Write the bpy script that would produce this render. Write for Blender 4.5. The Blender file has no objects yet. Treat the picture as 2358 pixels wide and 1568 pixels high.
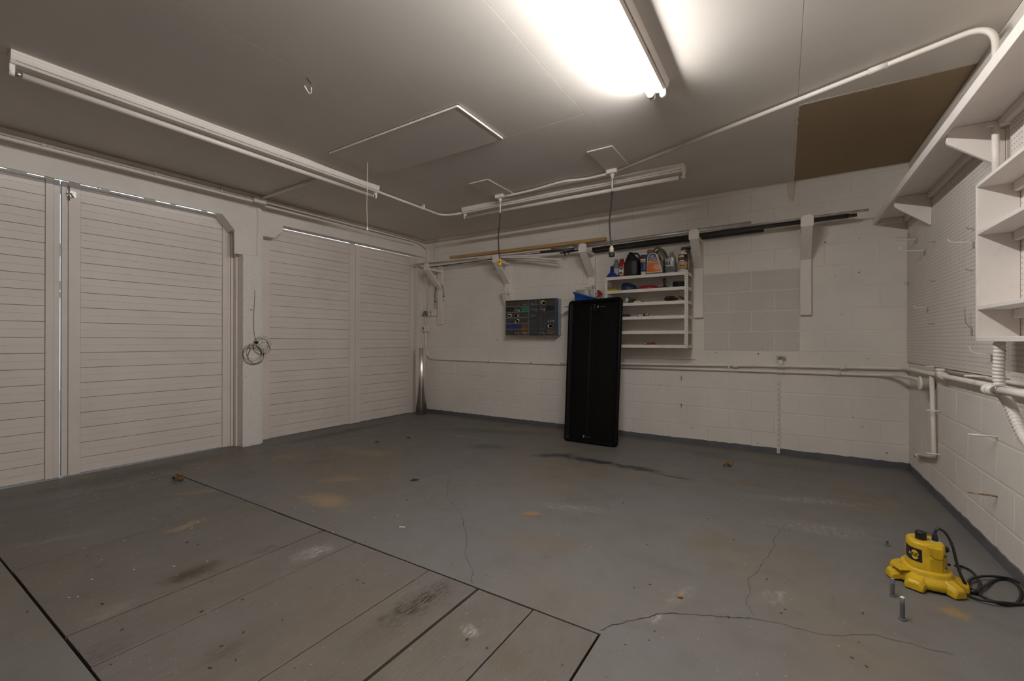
import bpy, bmesh, math, random
import numpy as np
from mathutils import Vector, Matrix
random.seed(7)
C = bpy.context.scene.collection
S = bpy.context.scene
PI = math.pi

# ---------------------------------------------------------------- camera, world, exposure
F_PX, YAW, PITCH, ROLL, CAM_H = 995.37, math.radians(32.0977), math.radians(0.0613), math.radians(0.0688), 1.137
YB, XR, ZC = 5.1153, 0.9443, 2.7267           # back wall, right wall, ceiling
XL, AL = -4.8792, math.radians(-1.8333)       # left wall: corner with the back wall and its turn
FW = np.array([-math.sin(YAW)*math.cos(PITCH), math.cos(YAW)*math.cos(PITCH), math.sin(PITCH)])
_r = np.array([math.cos(YAW), math.sin(YAW), 0.]); _u = np.cross(_r, FW)
RT = _r*math.cos(ROLL)+_u*math.sin(ROLL); UP = -_r*math.sin(ROLL)+_u*math.cos(ROLL)
cam = bpy.data.cameras.new('camera'); co = bpy.data.objects.new('camera', cam); C.objects.link(co)
cam.sensor_width = 36.0; cam.lens = F_PX/2358*36; cam.clip_start = 0.02
M = Matrix(((RT[0], UP[0], -FW[0], 0), (RT[1], UP[1], -FW[1], 0), (RT[2], UP[2], -FW[2], CAM_H), (0, 0, 0, 1)))
co.matrix_world = M
S.camera = co
S.view_settings.view_transform = 'Standard'; S.view_settings.look = 'None'
S.view_settings.exposure = 0.0; S.view_settings.gamma = 1.0; S.view_settings.use_curve_mapping = False
S.cycles.use_denoising = True
S.cycles.max_bounces = 14; S.cycles.diffuse_bounces = 8
S.cycles.sample_clamp_indirect = 6.0
W = bpy.data.worlds.new('sky'); S.world = W; W.use_nodes = True
_b = W.node_tree.nodes['Background']; _b.inputs[0].default_value = (0.72, 0.86, 1.0, 1); _b.inputs[1].default_value = 5.0
TUBE_POWER = 168.0
TUBE_COL = (1.0, 0.975, 0.945)

# ---------------------------------------------------------------- measuring helpers: photo point -> point on a real plane
def hit(px, py, n, d):
    k = FW+RT*(px-1179)/F_PX-UP*(py-784)/F_PX; n = np.array(n, float); c = np.array([0, 0, CAM_H])
    return Vector(c+k*((d-c@n)/(k@n)))
LD = np.array([math.sin(AL), -math.cos(AL), 0]); LN = np.array([math.cos(AL), math.sin(AL), 0]); BL = np.array([XL, YB, 0])
def bk(x, y, o=0): return hit(x, y, (0, 1, 0), YB-o)
def rt(x, y, o=0): return hit(x, y, (1, 0, 0), XR-o)
def cl(x, y, o=0): return hit(x, y, (0, 0, 1), ZC-o)
def fl(x, y, z=0): return hit(x, y, (0, 0, 1), z)
LWM = Matrix(((LD[0], LN[0], 0, XL), (LD[1], LN[1], 0, YB), (0, 0, 1, 0), (0, 0, 0, 1)))   # (along the left wall, into the room, up)

# ---------------------------------------------------------------- mesh builder
class MB:
    def __init__(s, M=None): s.v = []; s.f = []; s.m = []; s.sm = []; s.M = M; s.mi = 0
    def add(s, vs, fs, smooth=False):
        o = len(s.v)
        s.v += [tuple(s.M @ Vector(v)) if s.M else tuple(v) for v in vs]
        for f in fs: s.f.append([o+i for i in f]); s.m.append(s.mi); s.sm.append(smooth)
        return s
    def box(s, x0, y0, z0, x1, y1, z1, T=None):
        vs = [Vector((x, y, z)) for z in (z0, z1) for y in (y0, y1) for x in (x0, x1)]
        if T: vs = [T @ v for v in vs]
        return s.add(vs, [(0, 2, 3, 1), (4, 5, 7, 6), (0, 1, 5, 4), (2, 6, 7, 3), (0, 4, 6, 2), (1, 3, 7, 5)])
    def prism(s, poly, f0, f1):
        """poly: list of 2-D points; f0, f1 turn a 2-D point into the two end points"""
        n = len(poly); vs = [f0(*p) for p in poly]+[f1(*p) for p in poly]
        return s.add(vs, [tuple(range(n))[::-1], tuple(range(n, 2*n))]+[(i, (i+1) % n, n+(i+1) % n, n+i) for i in range(n)])
    def tube(s, pts, r, n=10, caps=True, rad=None):
        pts = [Vector(p) for p in pts]; vs = []; k = len(pts)
        t0 = (pts[1]-pts[0]).normalized(); a = t0.orthogonal().normalized()
        for i, p in enumerate(pts):
            t = (pts[min(i+1, k-1)]-pts[max(i-1, 0)]).normalized()
            a = (a-t*a.dot(t)).normalized(); b = t.cross(a); rr = rad[i] if rad else r
            vs += [p+(a*math.cos(2*PI*j/n)+b*math.sin(2*PI*j/n))*rr for j in range(n)]
        fs = [(i*n+j, i*n+(j+1) % n, (i+1)*n+(j+1) % n, (i+1)*n+j) for i in range(k-1) for j in range(n)]
        s.add(vs, fs, True)
        if caps: s.add([vs[j] for j in range(n)], [tuple(range(n))[::-1]]); s.add([vs[(k-1)*n+j] for j in range(n)], [tuple(range(n))])
        return s
    def lathe(s, c, prof, n=20, sx=1, sy=1, axis=None, rot=0):
        """prof: (radius, height) pairs from the base up"""
        c = Vector(c); q = Vector((0, 0, 1)).rotation_difference(Vector(axis)) if axis else None; vs = []
        for r, z in prof:
            for j in range(n):
                x, y = r*sx*math.cos(2*PI*j/n), r*sy*math.sin(2*PI*j/n)
                v = Vector((x*math.cos(rot)-y*math.sin(rot), x*math.sin(rot)+y*math.cos(rot), z)); vs.append(c+(q @ v if q else v))
        k = len(prof)
        s.add(vs, [(i*n+j, i*n+(j+1) % n, (i+1)*n+(j+1) % n, (i+1)*n+j) for i in range(k-1) for j in range(n)], True)
        if prof[0][0] > 1e-6: s.add(vs[:n], [tuple(range(n))[::-1]])
        if prof[-1][0] > 1e-6: s.add(vs[-n:], [tuple(range(n))])
        return s
    def loft(s, rings, smooth=True):
        n = len(rings[0]); vs = [p for r in rings for p in r]
        s.add(vs, [(i*n+j, i*n+(j+1) % n, (i+1)*n+(j+1) % n, (i+1)*n+j) for i in range(len(rings)-1) for j in range(n)], smooth)
        s.add(rings[0], [tuple(range(n))[::-1]]); s.add(rings[-1], [tuple(range(n))])
        return s
    def build(s, name, mat, parent=None, bevel=0, origin=None, seg=2):
        me = bpy.data.meshes.new(name)
        xs = np.array(s.v)
        if origin is None:
            lo, hi = xs.min(0), xs.max(0); origin = Vector(((lo[0]+hi[0])/2, (lo[1]+hi[1])/2, lo[2]))
        origin = Vector(origin)
        me.from_pydata([tuple(Vector(v)-origin) for v in s.v], [], s.f)
        mats = mat if isinstance(mat, (list, tuple)) else [mat]
        for m_ in mats: me.materials.append(m_)
        me.polygons.foreach_set('material_index', s.m); me.polygons.foreach_set('use_smooth', s.sm)
        bm = bmesh.new(); bm.from_mesh(me)
        bmesh.ops.remove_doubles(bm, verts=bm.verts, dist=1e-6)
        bmesh.ops.recalc_face_normals(bm, faces=bm.faces)
        if bevel:
            ed = [e for e in bm.edges if len(e.link_faces) == 2 and e.calc_face_angle(0) > 0.6]
            bmesh.ops.bevel(bm, geom=ed, offset=bevel, segments=seg, affect='EDGES', profile=0.5, clamp_overlap=True)
        bm.to_mesh(me); bm.free()
        o = bpy.data.objects.new(name, me); C.objects.link(o)
        if parent is not None: o.parent = parent; o.location = origin-wloc(parent)
        else: o.location = origin
        return o
def wloc(o):
    p = Vector(o.location)
    while o.parent: o = o.parent; p += Vector(o.location)
    return p
def tag(o, label, cat, group=None):
    o['label'] = label; o['category'] = cat
    if group: o['group'] = group
    return o
def thing(name, label, cat, loc, group=None):
    o = bpy.data.objects.new(name, None); C.objects.link(o); o.location = loc; o.empty_display_size = .05
    return tag(o, label, cat, group)
def struct(o): o['kind'] = 'structure'; return o
def stuff(o): o['kind'] = 'stuff'; return o
def inst(name, me, loc, parent):
    o = bpy.data.objects.new(name, me); C.objects.link(o); o.parent = parent; o.location = Vector(loc)-wloc(parent); return o
def smooth(pts, k=6):
    P = [Vector(p) for p in pts]; P = [P[0]*2-P[1]]+P+[P[-1]*2-P[-2]]; out = []
    for i in range(1, len(P)-2):
        a, b, c, d = P[i-1:i+3]
        for j in range(k):
            t = j/k
            out.append(.5*((2*b)+(c-a)*t+(2*a-5*b+4*c-d)*t*t+(3*b-a-3*c+d)*t**3))
    return out+[P[-2]]
def fillet(pts, r, k=6):
    P = [Vector(p) for p in pts]; out = [P[0]]
    for i in range(1, len(P)-1):
        a = (P[i-1]-P[i]); b = (P[i+1]-P[i]); rr = min(r, a.length*.45, b.length*.45)
        p0 = P[i]+a.normalized()*rr; p1 = P[i]+b.normalized()*rr
        out += [p0*(1-t)**2+P[i]*2*t*(1-t)+p1*t*t for t in [j/k for j in range(k+1)]]
    return out+[P[-1]]
def text_geo(txt, size, font_scale=(1, 1)):
    cu = bpy.data.curves.new('t', 'FONT'); cu.body = txt; cu.size = size; cu.align_x = 'CENTER'; cu.align_y = 'CENTER'
    cu.offset = size*.02; cu.resolution_u = 3
    o = bpy.data.objects.new('t', cu); C.objects.link(o)
    dg = bpy.context.evaluated_depsgraph_get(); me = o.evaluated_get(dg).to_mesh()
    vs = [(v.co.x*font_scale[0], v.co.y*font_scale[1]) for v in me.vertices]; fs = [tuple(p.vertices) for p in me.polygons]
    o.evaluated_get(dg).to_mesh_clear(); bpy.data.objects.remove(o); bpy.data.curves.remove(cu)
    return vs, fs

# ---------------------------------------------------------------- materials
class NT:
    def __init__(s, name):
        s.mat = bpy.data.materials.new(name); s.mat.use_nodes = True; s.t = s.mat.node_tree; s.n = s.t.nodes
        s.b = s.n['Principled BSDF']; s.pos = None
    def N(s, typ, **kw):
        n = s.n.new(typ)
        for k, v in kw.items(): setattr(n, k, v)
        return n
    def L(s, a, b): s.t.links.new(a, b)
    def P(s):
        if s.pos is None: s.pos = s.N('ShaderNodeNewGeometry').outputs['Position']
        return s.pos
    def val(s, sock, v):
        if hasattr(v, 'is_output') or isinstance(v, bpy.types.NodeSocket): s.L(v, sock)
        else: sock.default_value = v
    def math(s, op, a, b=0., c=None, clamp=False):
        n = s.N('ShaderNodeMath', operation=op); n.use_clamp = clamp
        s.val(n.inputs[0], a); s.val(n.inputs[1], b)
        if c is not None: s.val(n.inputs[2], c)
        return n.outputs[0]
    def noise(s, scale, detail=3, rough=.55, stretch=None, co=None, dist=0):
        n = s.N('ShaderNodeTexNoise'); n.inputs['Scale'].default_value = scale; n.inputs['Detail'].default_value = detail
        n.inputs['Roughness'].default_value = rough; n.inputs['Distortion'].default_value = dist
        v = co or s.P()
        if stretch:
            m = s.N('ShaderNodeMapping'); m.inputs['Scale'].default_value = stretch; s.L(v, m.inputs[0]); v = m.outputs[0]
        s.L(v, n.inputs['Vector']); return n.outputs['Fac']
    def ramp(s, f, lo, hi): 
        n = s.N('ShaderNodeMapRange'); n.interpolation_type = 'SMOOTHSTEP'
        s.val(n.inputs[0], f); n.inputs[1].default_value = lo; n.inputs[2].default_value = hi; return n.outputs[0]
    def mix(s, f, a, b):
        n = s.N('ShaderNodeMix', data_type='RGBA'); s.val(n.inputs[0], f)
        s.val(n.inputs[6], a if isinstance(a, bpy.types.NodeSocket) else (*a, 1)); s.val(n.inputs[7], b if isinstance(b, bpy.types.NodeSocket) else (*b, 1))
        return n.outputs[2]
    def bump(s, h, strength=.3, dist=.002, prev=None):
        n = s.N('ShaderNodeBump'); n.inputs['Strength'].default_value = strength; n.inputs['Distance'].default_value = dist
        s.L(h, n.inputs['Height'])
        if prev: s.L(prev, n.inputs['Normal'])
        return n.outputs['Normal']
    def done(s, col, rough=.5, normal=None, metal=0, spec=.5):
        s.val(s.b.inputs['Base Color'], col if isinstance(col, bpy.types.NodeSocket) else (*col, 1))
        s.val(s.b.inputs['Roughness'], rough); s.val(s.b.inputs['Metallic'], metal); s.b.inputs['Specular IOR Level'].default_value = spec
        if normal: s.L(normal, s.b.inputs['Normal'])
        return s.mat
def dk(c, k): return tuple(x*k for x in c)
def plain(name, col, rough=.5, metal=0, var=.12, scale=14, bump=0, bscale=120, spec=.5):
    t = NT(name); f = t.noise(scale, 4); c = t.mix(t.ramp(f, .3, .72), dk(col, 1-var), dk(col, 1+var*.4))
    nm = t.bump(t.noise(bscale, 2), bump, .001) if bump else None
    return t.done(c, rough, nm, metal, spec)
def painted(name, col, rough=.55, grime=.25, gscale=2.2, chips=.0, bump=.25, bscale=90, stretch=None, gcol=(.30, .25, .19)):
    """painted surface: soft large-scale unevenness, a few smudges, fine relief"""
    t = NT(name); a = t.noise(gscale, 5, .6); b = t.noise(9, 4, .6, stretch=stretch)
    c = t.mix(t.ramp(a, .35, .75), col, dk(col, .9))
    c = t.mix(t.math('MULTIPLY', t.ramp(b, .62, .8), grime), c, gcol)
    if chips: c = t.mix(t.math('MULTIPLY', t.ramp(t.noise(60, 2), .68, .73), chips), c, (.16, .15, .14))
    h = t.noise(bscale, 3, .6, stretch=stretch)
    return t.done(c, rough, t.bump(h, bump, .0015))

WHITE = (.755, .71, .655)
m_block = painted('painted_block', WHITE, .6, .12, 1.7, .12, .35, 140)
t = NT('porous_block')
pores = t.ramp(t.noise(210, 2, .6), .56, .66); a = t.noise(2, 4)
c = t.mix(t.ramp(a, .3, .7), (.66, .625, .58), (.60, .57, .53)); c = t.mix(t.math('MULTIPLY', pores, .55), c, (.16, .14, .12))
m_porous = t.done(c, .8, t.bump(t.math('MULTIPLY', pores, -1.), .6, .003))
m_joint = painted('mortar_joint', dk(WHITE, .97), .7, .1, 2, 0, .2, 120)
m_ceil = painted('ceiling_paint', (.64, .60, .55), .62, .06, .8, 0, .22, 70)
m_ceil_edge = plain('ceiling_edge_paint', (.66, .62, .56), .6)
m_dark = plain('dark_gap', (.02, .018, .016), .9)
m_brown = painted('bare_board', (.34, .255, .155), .85, .1, 1.2, 0, .2, 60)
m_door = painted('door_paint', (.74, .67, .625), .5, .22, 1.6, .1, .18, 40, stretch=(1, .25, 4))
m_wood_white = painted('white_painted_wood', (.755, .70, .65), .5, .2, 2.5, .15, .25, 60, stretch=(1, 1, .3))
m_trim = painted('white_painted_board', (.765, .71, .67), .5, .15, 2.5, .1, .15, 60)
t = NT('rough_post_paint')
h = t.noise(38, 5, .7); c = t.mix(t.ramp(h, .45, .75), (.76, .73, .69), (.64, .61, .57)); c = t.mix(t.math('MULTIPLY', t.ramp(t.noise(11, 4), .62, .78), .35), c, (.36, .34, .33))
m_post = t.done(c, .75, t.bump(t.noise(55, 5, .7, stretch=(1, 1, .45)), .6, .004))
m_pipe = painted('painted_pipe', (.77, .72, .66), .45, .15, 6, .1, .1, 80)
m_fix = painted('fixture_enamel', (.74, .69, .64), .4, .3, 3, .25, .05, 60, stretch=(1, 1, 4))
m_fix_white = plain('socket_plastic', (.80, .77, .70), .4)
t = NT('rusty_seam'); c = t.mix(t.ramp(t.noise(16, 5, .75), .50, .62), (.40, .37, .34), (.26, .15, .045)); m_rust = t.done(c, .8)
m_tube_off = plain('unlit_tube_glass', (.74, .69, .65), .18, var=.05)
m_metal = plain('dull_steel', (.50, .48, .46), .35, .9)
m_steel_paint = painted('shelf_enamel', (.72, .68, .62), .45, .12, 4, .1, .06, 60)
m_hole = plain('punched_hole', (.03, .028, .026), .9)
m_black = plain('black_plastic', (.010, .010, .011), .42, var=.3, bump=.1)
m_tray = plain('matt_black_tray', (.0022, .0021, .0022), .5, var=.4, bump=.15, bscale=60, spec=.13)
m_rubber = plain('black_rubber', (.015, .014, .014), .5, var=.2)
m_chrome = plain('shiny_sheet_metal', (.93, .90, .86), .27, 1, var=.04, bump=.05, bscale=8)
m_yellow = plain('yellow_plastic', (.62, .40, .012), .42, var=.12, scale=25, bump=.08)
m_lumber = None
t = NT('raw_lumber'); g = t.noise(14, 4, .6, stretch=(.25, 6, 6)); c = t.mix(t.ramp(g, .3, .75), (.50, .32, .13), (.36, .21, .075)); m_lumber = t.done(c, .7)
def col(name, c, r=.4, m=0, **k): return plain(name, c, r, m, **k)

# floor material with its stains, scuffs and smudges, darker in bands along doors and walls (world position, soft-edged)
def floor_mat(name, wood=False):
    t = NT(name); P = t.P(); sx = t.N('ShaderNodeSeparateXYZ'); t.L(P, sx.inputs[0]); X, Y = sx.outputs[0], sx.outputs[1]
    base = (.150, .142, .137); warm = (.162, .140, .110)
    wob = t.noise(3.2, 5, .65); wob2 = t.noise(17, 4, .65)
    c = t.mix(t.ramp(t.noise(.7, 4, .6), .42, .66), base, warm)
    c = t.mix(t.math('MULTIPLY', t.ramp(t.noise(5, 6, .7), .42, .70), .5), c, (.118, .104, .088))
    if wood:
        oi = t.N('ShaderNodeObjectInfo'); g = t.noise(30, 5, .65, stretch=(6, .35, 1)); c = t.mix(.30, c, (.122, .100, .078)); c = t.mix(t.math('MULTIPLY', t.ramp(t.noise(2.6, 6, .7, stretch=(1.5, .6, 1)), .40, .68), .45), c, (.105, .090, .072))
        c = t.mix(t.math('MULTIPLY', oi.outputs['Random'], .3), c, (.165, .152, .142))
        c = t.mix(t.math('MULTIPLY', t.ramp(g, .46, .66), .55), c, (.098, .084, .070)); c = t.mix(t.math('MULTIPLY', t.ramp(t.noise(26, 4, .6, stretch=(7, .5, 1)), .68, .76), .5), c, (.30, .28, .26))
    else:
        g = t.noise(120, 3)
    n3 = t.noise(40, 5, .7, stretch=(3.0, .5, 1) if wood else (1, .6, 1), dist=.4); n4 = t.noise(8, 5, .7)
    pits = t.math('MULTIPLY', t.ramp(n3, .44, .60), t.ramp(n4, .34, .55))
    def blob(c, x, y, rx, ry, ang, colr, k, soft=1.0, broken=False):
        dx = t.math('SUBTRACT', X, x); dy = t.math('SUBTRACT', Y, y); ca, sa = math.cos(ang), math.sin(ang)
        u = t.math('ADD', t.math('MULTIPLY', dx, ca/rx), t.math('MULTIPLY', dy, sa/rx)); v = t.math('ADD', t.math('MULTIPLY', dx, -sa/ry), t.math('MULTIPLY', dy, ca/ry))
        d = t.math('SQRT', t.math('ADD', t.math('MULTIPLY', u, u), t.math('MULTIPLY', v, v)))
        d = t.math('ADD', d, t.math('MULTIPLY', t.math('SUBTRACT', n4, .5), 1.9)); d = t.math('ADD', d, t.math('MULTIPLY', t.math('SUBTRACT', wob2, .5), 1.3))
        n = t.N('ShaderNodeMapRange'); n.interpolation_type = 'SMOOTHSTEP'; t.L(d, n.inputs[0]); n.inputs[1].default_value = 1.15; n.inputs[2].default_value = 1.15-soft
        m = t.math('MULTIPLY', n.outputs[0], k)
        if broken: m = t.math('MULTIPLY', m, t.math('ADD', pits, .12))
        return t.mix(m, c, colr)
    def at(px, py): p = fl(px, py); return p.x, p.y
    brown, dark, pale, tan = (.10, .082, .055), (.075, .075, .08), (.36, .34, .32), (.30, .215, .115)
    def stroke(c, x0, y0, x1, y1, w, colr, k, broken=False, soft=.9):
        a, e = fl(x0, y0), fl(x1, y1); m = (a+e)/2; d = e-a
        return blob(c, m.x, m.y, d.length/2+.02, w, math.atan2(d.y, d.x), colr, k, soft, broken)
    black = (.040, .039, .044)
    if wood:
        for q in [(372, 1342, 508, 1296, .085, (.050, .040, .024), .8, False, 1.0), (395, 1335, 470, 1310, .06, (.030, .025, .015), .8, True), (580, 1275, 640, 1254, .045, (.055, .043, .025), .9, True), (800, 1500, 1060, 1330, .10, (.060, .048, .036), .75, True), (860, 1450, 1050, 1330, .07, (.03, .024, .02), .9, True),
                  (390, 1225, 470, 1195, .06, tan, .6), (380, 1140, 560, 1120, .05, tan, .4), (670, 1290, 770, 1252, .085, pale, .8, True), (200, 1430, 320, 1380, .06, pale, .5, True), (1070, 1440, 1095, 1460, .035, (.42, .40, .38), .8, True),
                  (190, 1510, 300, 1480, .10, (.06, .047, .03), .7, True), (470, 1520, 560, 1480, .06, (.06, .045, .03), .7, True), (1150, 1560, 1200, 1480, .08, (.12, .095, .06), .5), (160, 1390, 260, 1340, .05, (.09, .075, .05), .6, True), (20, 1260, 250, 1220, .05, pale, .35, True)]:
            c = stroke(c, *q)
    else:
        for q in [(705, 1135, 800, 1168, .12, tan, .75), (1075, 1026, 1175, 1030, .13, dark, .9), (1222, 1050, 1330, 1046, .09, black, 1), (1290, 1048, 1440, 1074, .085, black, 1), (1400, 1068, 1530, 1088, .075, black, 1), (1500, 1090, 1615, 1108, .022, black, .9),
                  (1570, 1040, 1700, 1056, .17, (.10, .102, .066), .7), (800, 1040, 920, 1046, .13, tan, .45), (690, 1066, 770, 1060, .08, brown, .6), (740, 1106, 850, 1100, .07, tan, .45), (600, 1060, 700, 1045, .12, tan, .35),
                  (1700, 1140, 2040, 1166, .08, pale, .45, True), (1740, 1200, 2060, 1240, .12, pale, .38, True), (1755, 1385, 1810, 1365, .06, (.36, .35, .34), .5, True), (1490, 1430, 1520, 1420, .03, (.36, .34, .32), .7, True), (1530, 1400, 1600, 1350, .04, pale, .35, True),
                  (2165, 1405, 2220, 1410, .06, (.30, .19, .07), .75), (1650, 1105, 1790, 1120, .09, (.14, .105, .055), .7), (1205, 1182, 1245, 1182, .035, (.32, .17, .05), .8), (1230, 1160, 1420, 1180, .08, pale, .4, True), (1560, 1262, 1690, 1242, .10, (.14, .115, .078), .6),
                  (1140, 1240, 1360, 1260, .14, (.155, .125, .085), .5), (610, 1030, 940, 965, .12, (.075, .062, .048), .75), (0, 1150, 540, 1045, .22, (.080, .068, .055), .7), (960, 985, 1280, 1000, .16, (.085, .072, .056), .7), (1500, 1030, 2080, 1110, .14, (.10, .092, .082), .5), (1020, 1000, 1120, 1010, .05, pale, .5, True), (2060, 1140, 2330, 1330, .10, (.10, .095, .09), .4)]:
            c = stroke(c, *q)
        sc = t.noise(34, 4, .7, stretch=(1, .5, 1), dist=.6)
        c = t.mix(t.math('MULTIPLY', t.math('MULTIPLY', t.ramp(sc, .66, .72), t.ramp(t.noise(1.1, 2), .48, .62)), .55), c, (.38, .36, .34))
    sp = t.ramp(t.noise(75, 2, .5), .715, .74); c = t.mix(t.math('MULTIPLY', sp, .55), c, (.42, .40, .37))
    sp = t.ramp(t.noise(62, 2, .5), .275, .25); c = t.mix(t.math('MULTIPLY', sp, .6), c, (.05, .04, .03))
    rgh = t.math('ADD', .40, t.math('MULTIPLY', wob, .25))
    return t.done(c, rgh, t.bump(g, .25 if wood else .08, .0015), 0, .4)
m_floor = floor_mat('painted_concrete'); m_plank = floor_mat('painted_plank', True)
t = NT('band_paint'); m_band = t.done(t.mix(t.ramp(t.noise(6, 4), .3, .7), (.085, .088, .10), (.115, .112, .115)), .55, t.bump(t.noise(60, 3), .4, .002))
# perforated hardboard: an inch grid of dark holes
t = NT('perforated_board'); sx = t.N('ShaderNodeSeparateXYZ'); t.L(t.P(), sx.inputs[0])
fy = t.math('SUBTRACT', t.math('FRACT', t.math('DIVIDE', sx.outputs[1], .0252)), .5); fz = t.math('SUBTRACT', t.math('FRACT', t.math('DIVIDE', sx.outputs[2], .0252)), .5)
d = t.math('SQRT', t.math('ADD', t.math('MULTIPLY', fy, fy), t.math('MULTIPLY', fz, fz))); hole = t.ramp(d, .155, .115)
c = t.mix(t.ramp(t.noise(1.8, 4), .35, .7), (.70, .645, .605), (.65, .60, .56)); c = t.mix(t.math('MULTIPLY', hole, .88), c, (.07, .055, .045))
m_peg = t.done(c, .6, t.bump(t.math('MULTIPLY', hole, -1.), .5, .003))
# the lit tube
me_ = bpy.data.materials.new('lit_tube'); me_.use_nodes = True; n_ = me_.node_tree.nodes; n_.remove(n_['Principled BSDF'])
e_ = n_.new('ShaderNodeEmission'); e_.inputs[0].default_value = (*TUBE_COL, 1); e_.inputs[1].default_value = TUBE_POWER
me_.node_tree.links.new(e_.outputs[0], n_['Material Output'].inputs[0]); m_lit = me_

# ================================================================ SETTING
YF = -3.0                                            # wall behind the camera
def xleft(y): return XL+LD[0]/LD[1]*(y-YB)           # x of the left wall at depth y
PX0, PX1, PY0, PY1 = -4.385, -0.598, 0.488, 1.606    # the planked pit
# ---- floor
b = MB(); x0, x1, y0, y1 = -5.05, XR+.1, YF-.1, YB+.1
b.box(x0, y0, -.12, PX0, y1, 0).box(PX1, y0, -.12, x1, y1, 0).box(PX0, y0, -.12, PX1, PY0, 0).box(PX0, PY1, -.12, PX1, y1, 0)
b.box(PX0-.05, PY0-.05, -.16, PX1+.05, PY1+.05, -.11)
floor = struct(b.build('floor', m_floor, origin=(0, 0, 0)))
edges = [PX0+.006, -4.095, -3.803, -3.512, -3.220, -2.926, -2.632, -2.338, -2.044, -1.752, -1.487, -1.187, -.897, PX1-.006]
gaps = [.003, .0030, .0012, .0018, .0045, .0022, .0012, .0045, .0035, .0010, .0025, .006, .0035, .004]
for i in range(len(edges)-1):
    a, e = edges[i]+gaps[i], edges[i+1]-gaps[i+1]
    dz = random.uniform(-.003, 0)
    MB().box(a, PY0+.009+random.uniform(0, .003), -.05, e, PY1-.005-random.uniform(0, .004), dz).build('plank', m_plank, floor, .0009, seg=1)
def ribbon(pts, w, z, wob=.006, k=5):
    P = smooth(pts, k); b = MB(); vs = []
    for i, p in enumerate(P):
        t_ = (P[min(i+1, len(P)-1)]-P[max(i-1, 0)]).normalized(); n = Vector((-t_.y, t_.x, 0)); p = p+n*random.uniform(-wob, wob); ww = w*random.uniform(.5, 1.3)
        vs += [p+n*ww+Vector((0, 0, z)), p-n*ww+Vector((0, 0, z))]
    b.add(vs, [(2*i, 2*i+1, 2*i+3, 2*i+2) for i in range(len(P)-1)]); return b
for pts, w in [([(1383, 1452), (1420, 1437), (1485, 1423), (1525, 1414), (1600, 1415), (1690, 1423), (1735, 1424)], .0022), ([(1735, 1424), (1800, 1437), (1870, 1456), (1940, 1463), (2000, 1461), (2080, 1478), (2200, 1510)], .0010),
               ([(1738, 1418), (1720, 1385), (1728, 1355), (1722, 1335), (1745, 1318), (1760, 1290), (1780, 1265), (1785, 1240), (1805, 1210)], .0010),
               ([(1088, 1345), (1086, 1310), (1072, 1275), (1075, 1240), (1068, 1205), (1058, 1178), (1035, 1150), (1030, 1120), (1040, 1095)], .0011)]:
    stuff(ribbon([fl(*p) for p in pts], w, .0006).build('crack', m_dark, floor))
# ---- walls
CO, BLN = .2068, .4136                              # course height, block length
struct(MB().box(-5.9, YB+.0016, 0, XR+.12, YB+.15, ZC+.1).build('wall_back', m_joint)); wall_back = bpy.data.objects['wall_back']
_bc = {}
def block_mesh(w, h, mat, axis):
    k = (round(w, 3), round(h, 3), mat.name, axis)
    if k not in _bc:
        g, ch = .0045, .004; b = MB()
        def ring(i, d): return [(-w/2+g+i, d, g+i), (w/2-g-i, d, g+i), (w/2-g-i, d, h-g-i), (-w/2+g+i, d, h-g-i)]
        vs = ring(0, .004)+ring(0, .0012)+ring(ch, 0)
        if axis == 'x': vs = [(d, -u, z) for u, d, z in vs]
        b.add(vs, [(8, 9, 10, 11)]+[(j, (j+1) % 4, 4+(j+1) % 4, 4+j) for j in range(4)]+[(4+j, 4+(j+1) % 4, 8+(j+1) % 4, 8+j) for j in range(4)])
        o = b.build('block_shape', mat, origin=(0, 0, 0)); _bc[k] = o.data; bpy.data.objects.remove(o); _bc[k].name = 'block'
    return _bc[k]
def in_patch(x, r): return 5 <= r <= 8 and -.735 < x < .14
for r in range(14):
    z0 = r*CO; h = min(CO, ZC-z0)
    if h < .02: continue
    ph = -.28 if r % 2 == 0 else -.49
    k0 = math.floor((XL-ph)/BLN); x = ph+k0*BLN; cuts = []
    while x < XR: cuts.append(x); x += BLN
    cuts = [max(c_, XL-.02) for c_ in cuts]+[XR]
    if 5 <= r <= 8: cuts = sorted([c_ for c_ in cuts if min(abs(c_+.735), abs(c_-.14)) > .09]+[-.735, .14])
    for a, e in zip(cuts[:-1], cuts[1:]):
        if e-a < .03: continue
        mid = (a+e)/2; inst('block', block_mesh(e-a, h, m_porous if in_patch(mid, r) else m_block, 'y'), (mid, YB-(.0012 if in_patch(mid, r) else 0), z0), wall_back)
wall_right = struct(MB().box(XR+.0016, YF, 0, XR+.15, YB+.1, ZC+.1).build('wall_right', m_joint))
for r in range(14):
    z0 = r*CO; h = min(CO, ZC-z0)
    if h < .02: continue
    y = YB-(.0 if r % 2 else BLN/2)+BLN
    while y > .4:
        a, e = max(y-BLN, .2), min(y, YB)
        if e-a > .03: inst('block', block_mesh(e-a, h, m_block, 'x'), (XR, (a+e)/2, z0), wall_right)
        y -= BLN
struct(MB().box(-6, YF-.1, 0, XR+.1, YF, ZC+.1).build('wall_front', m_block))
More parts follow.
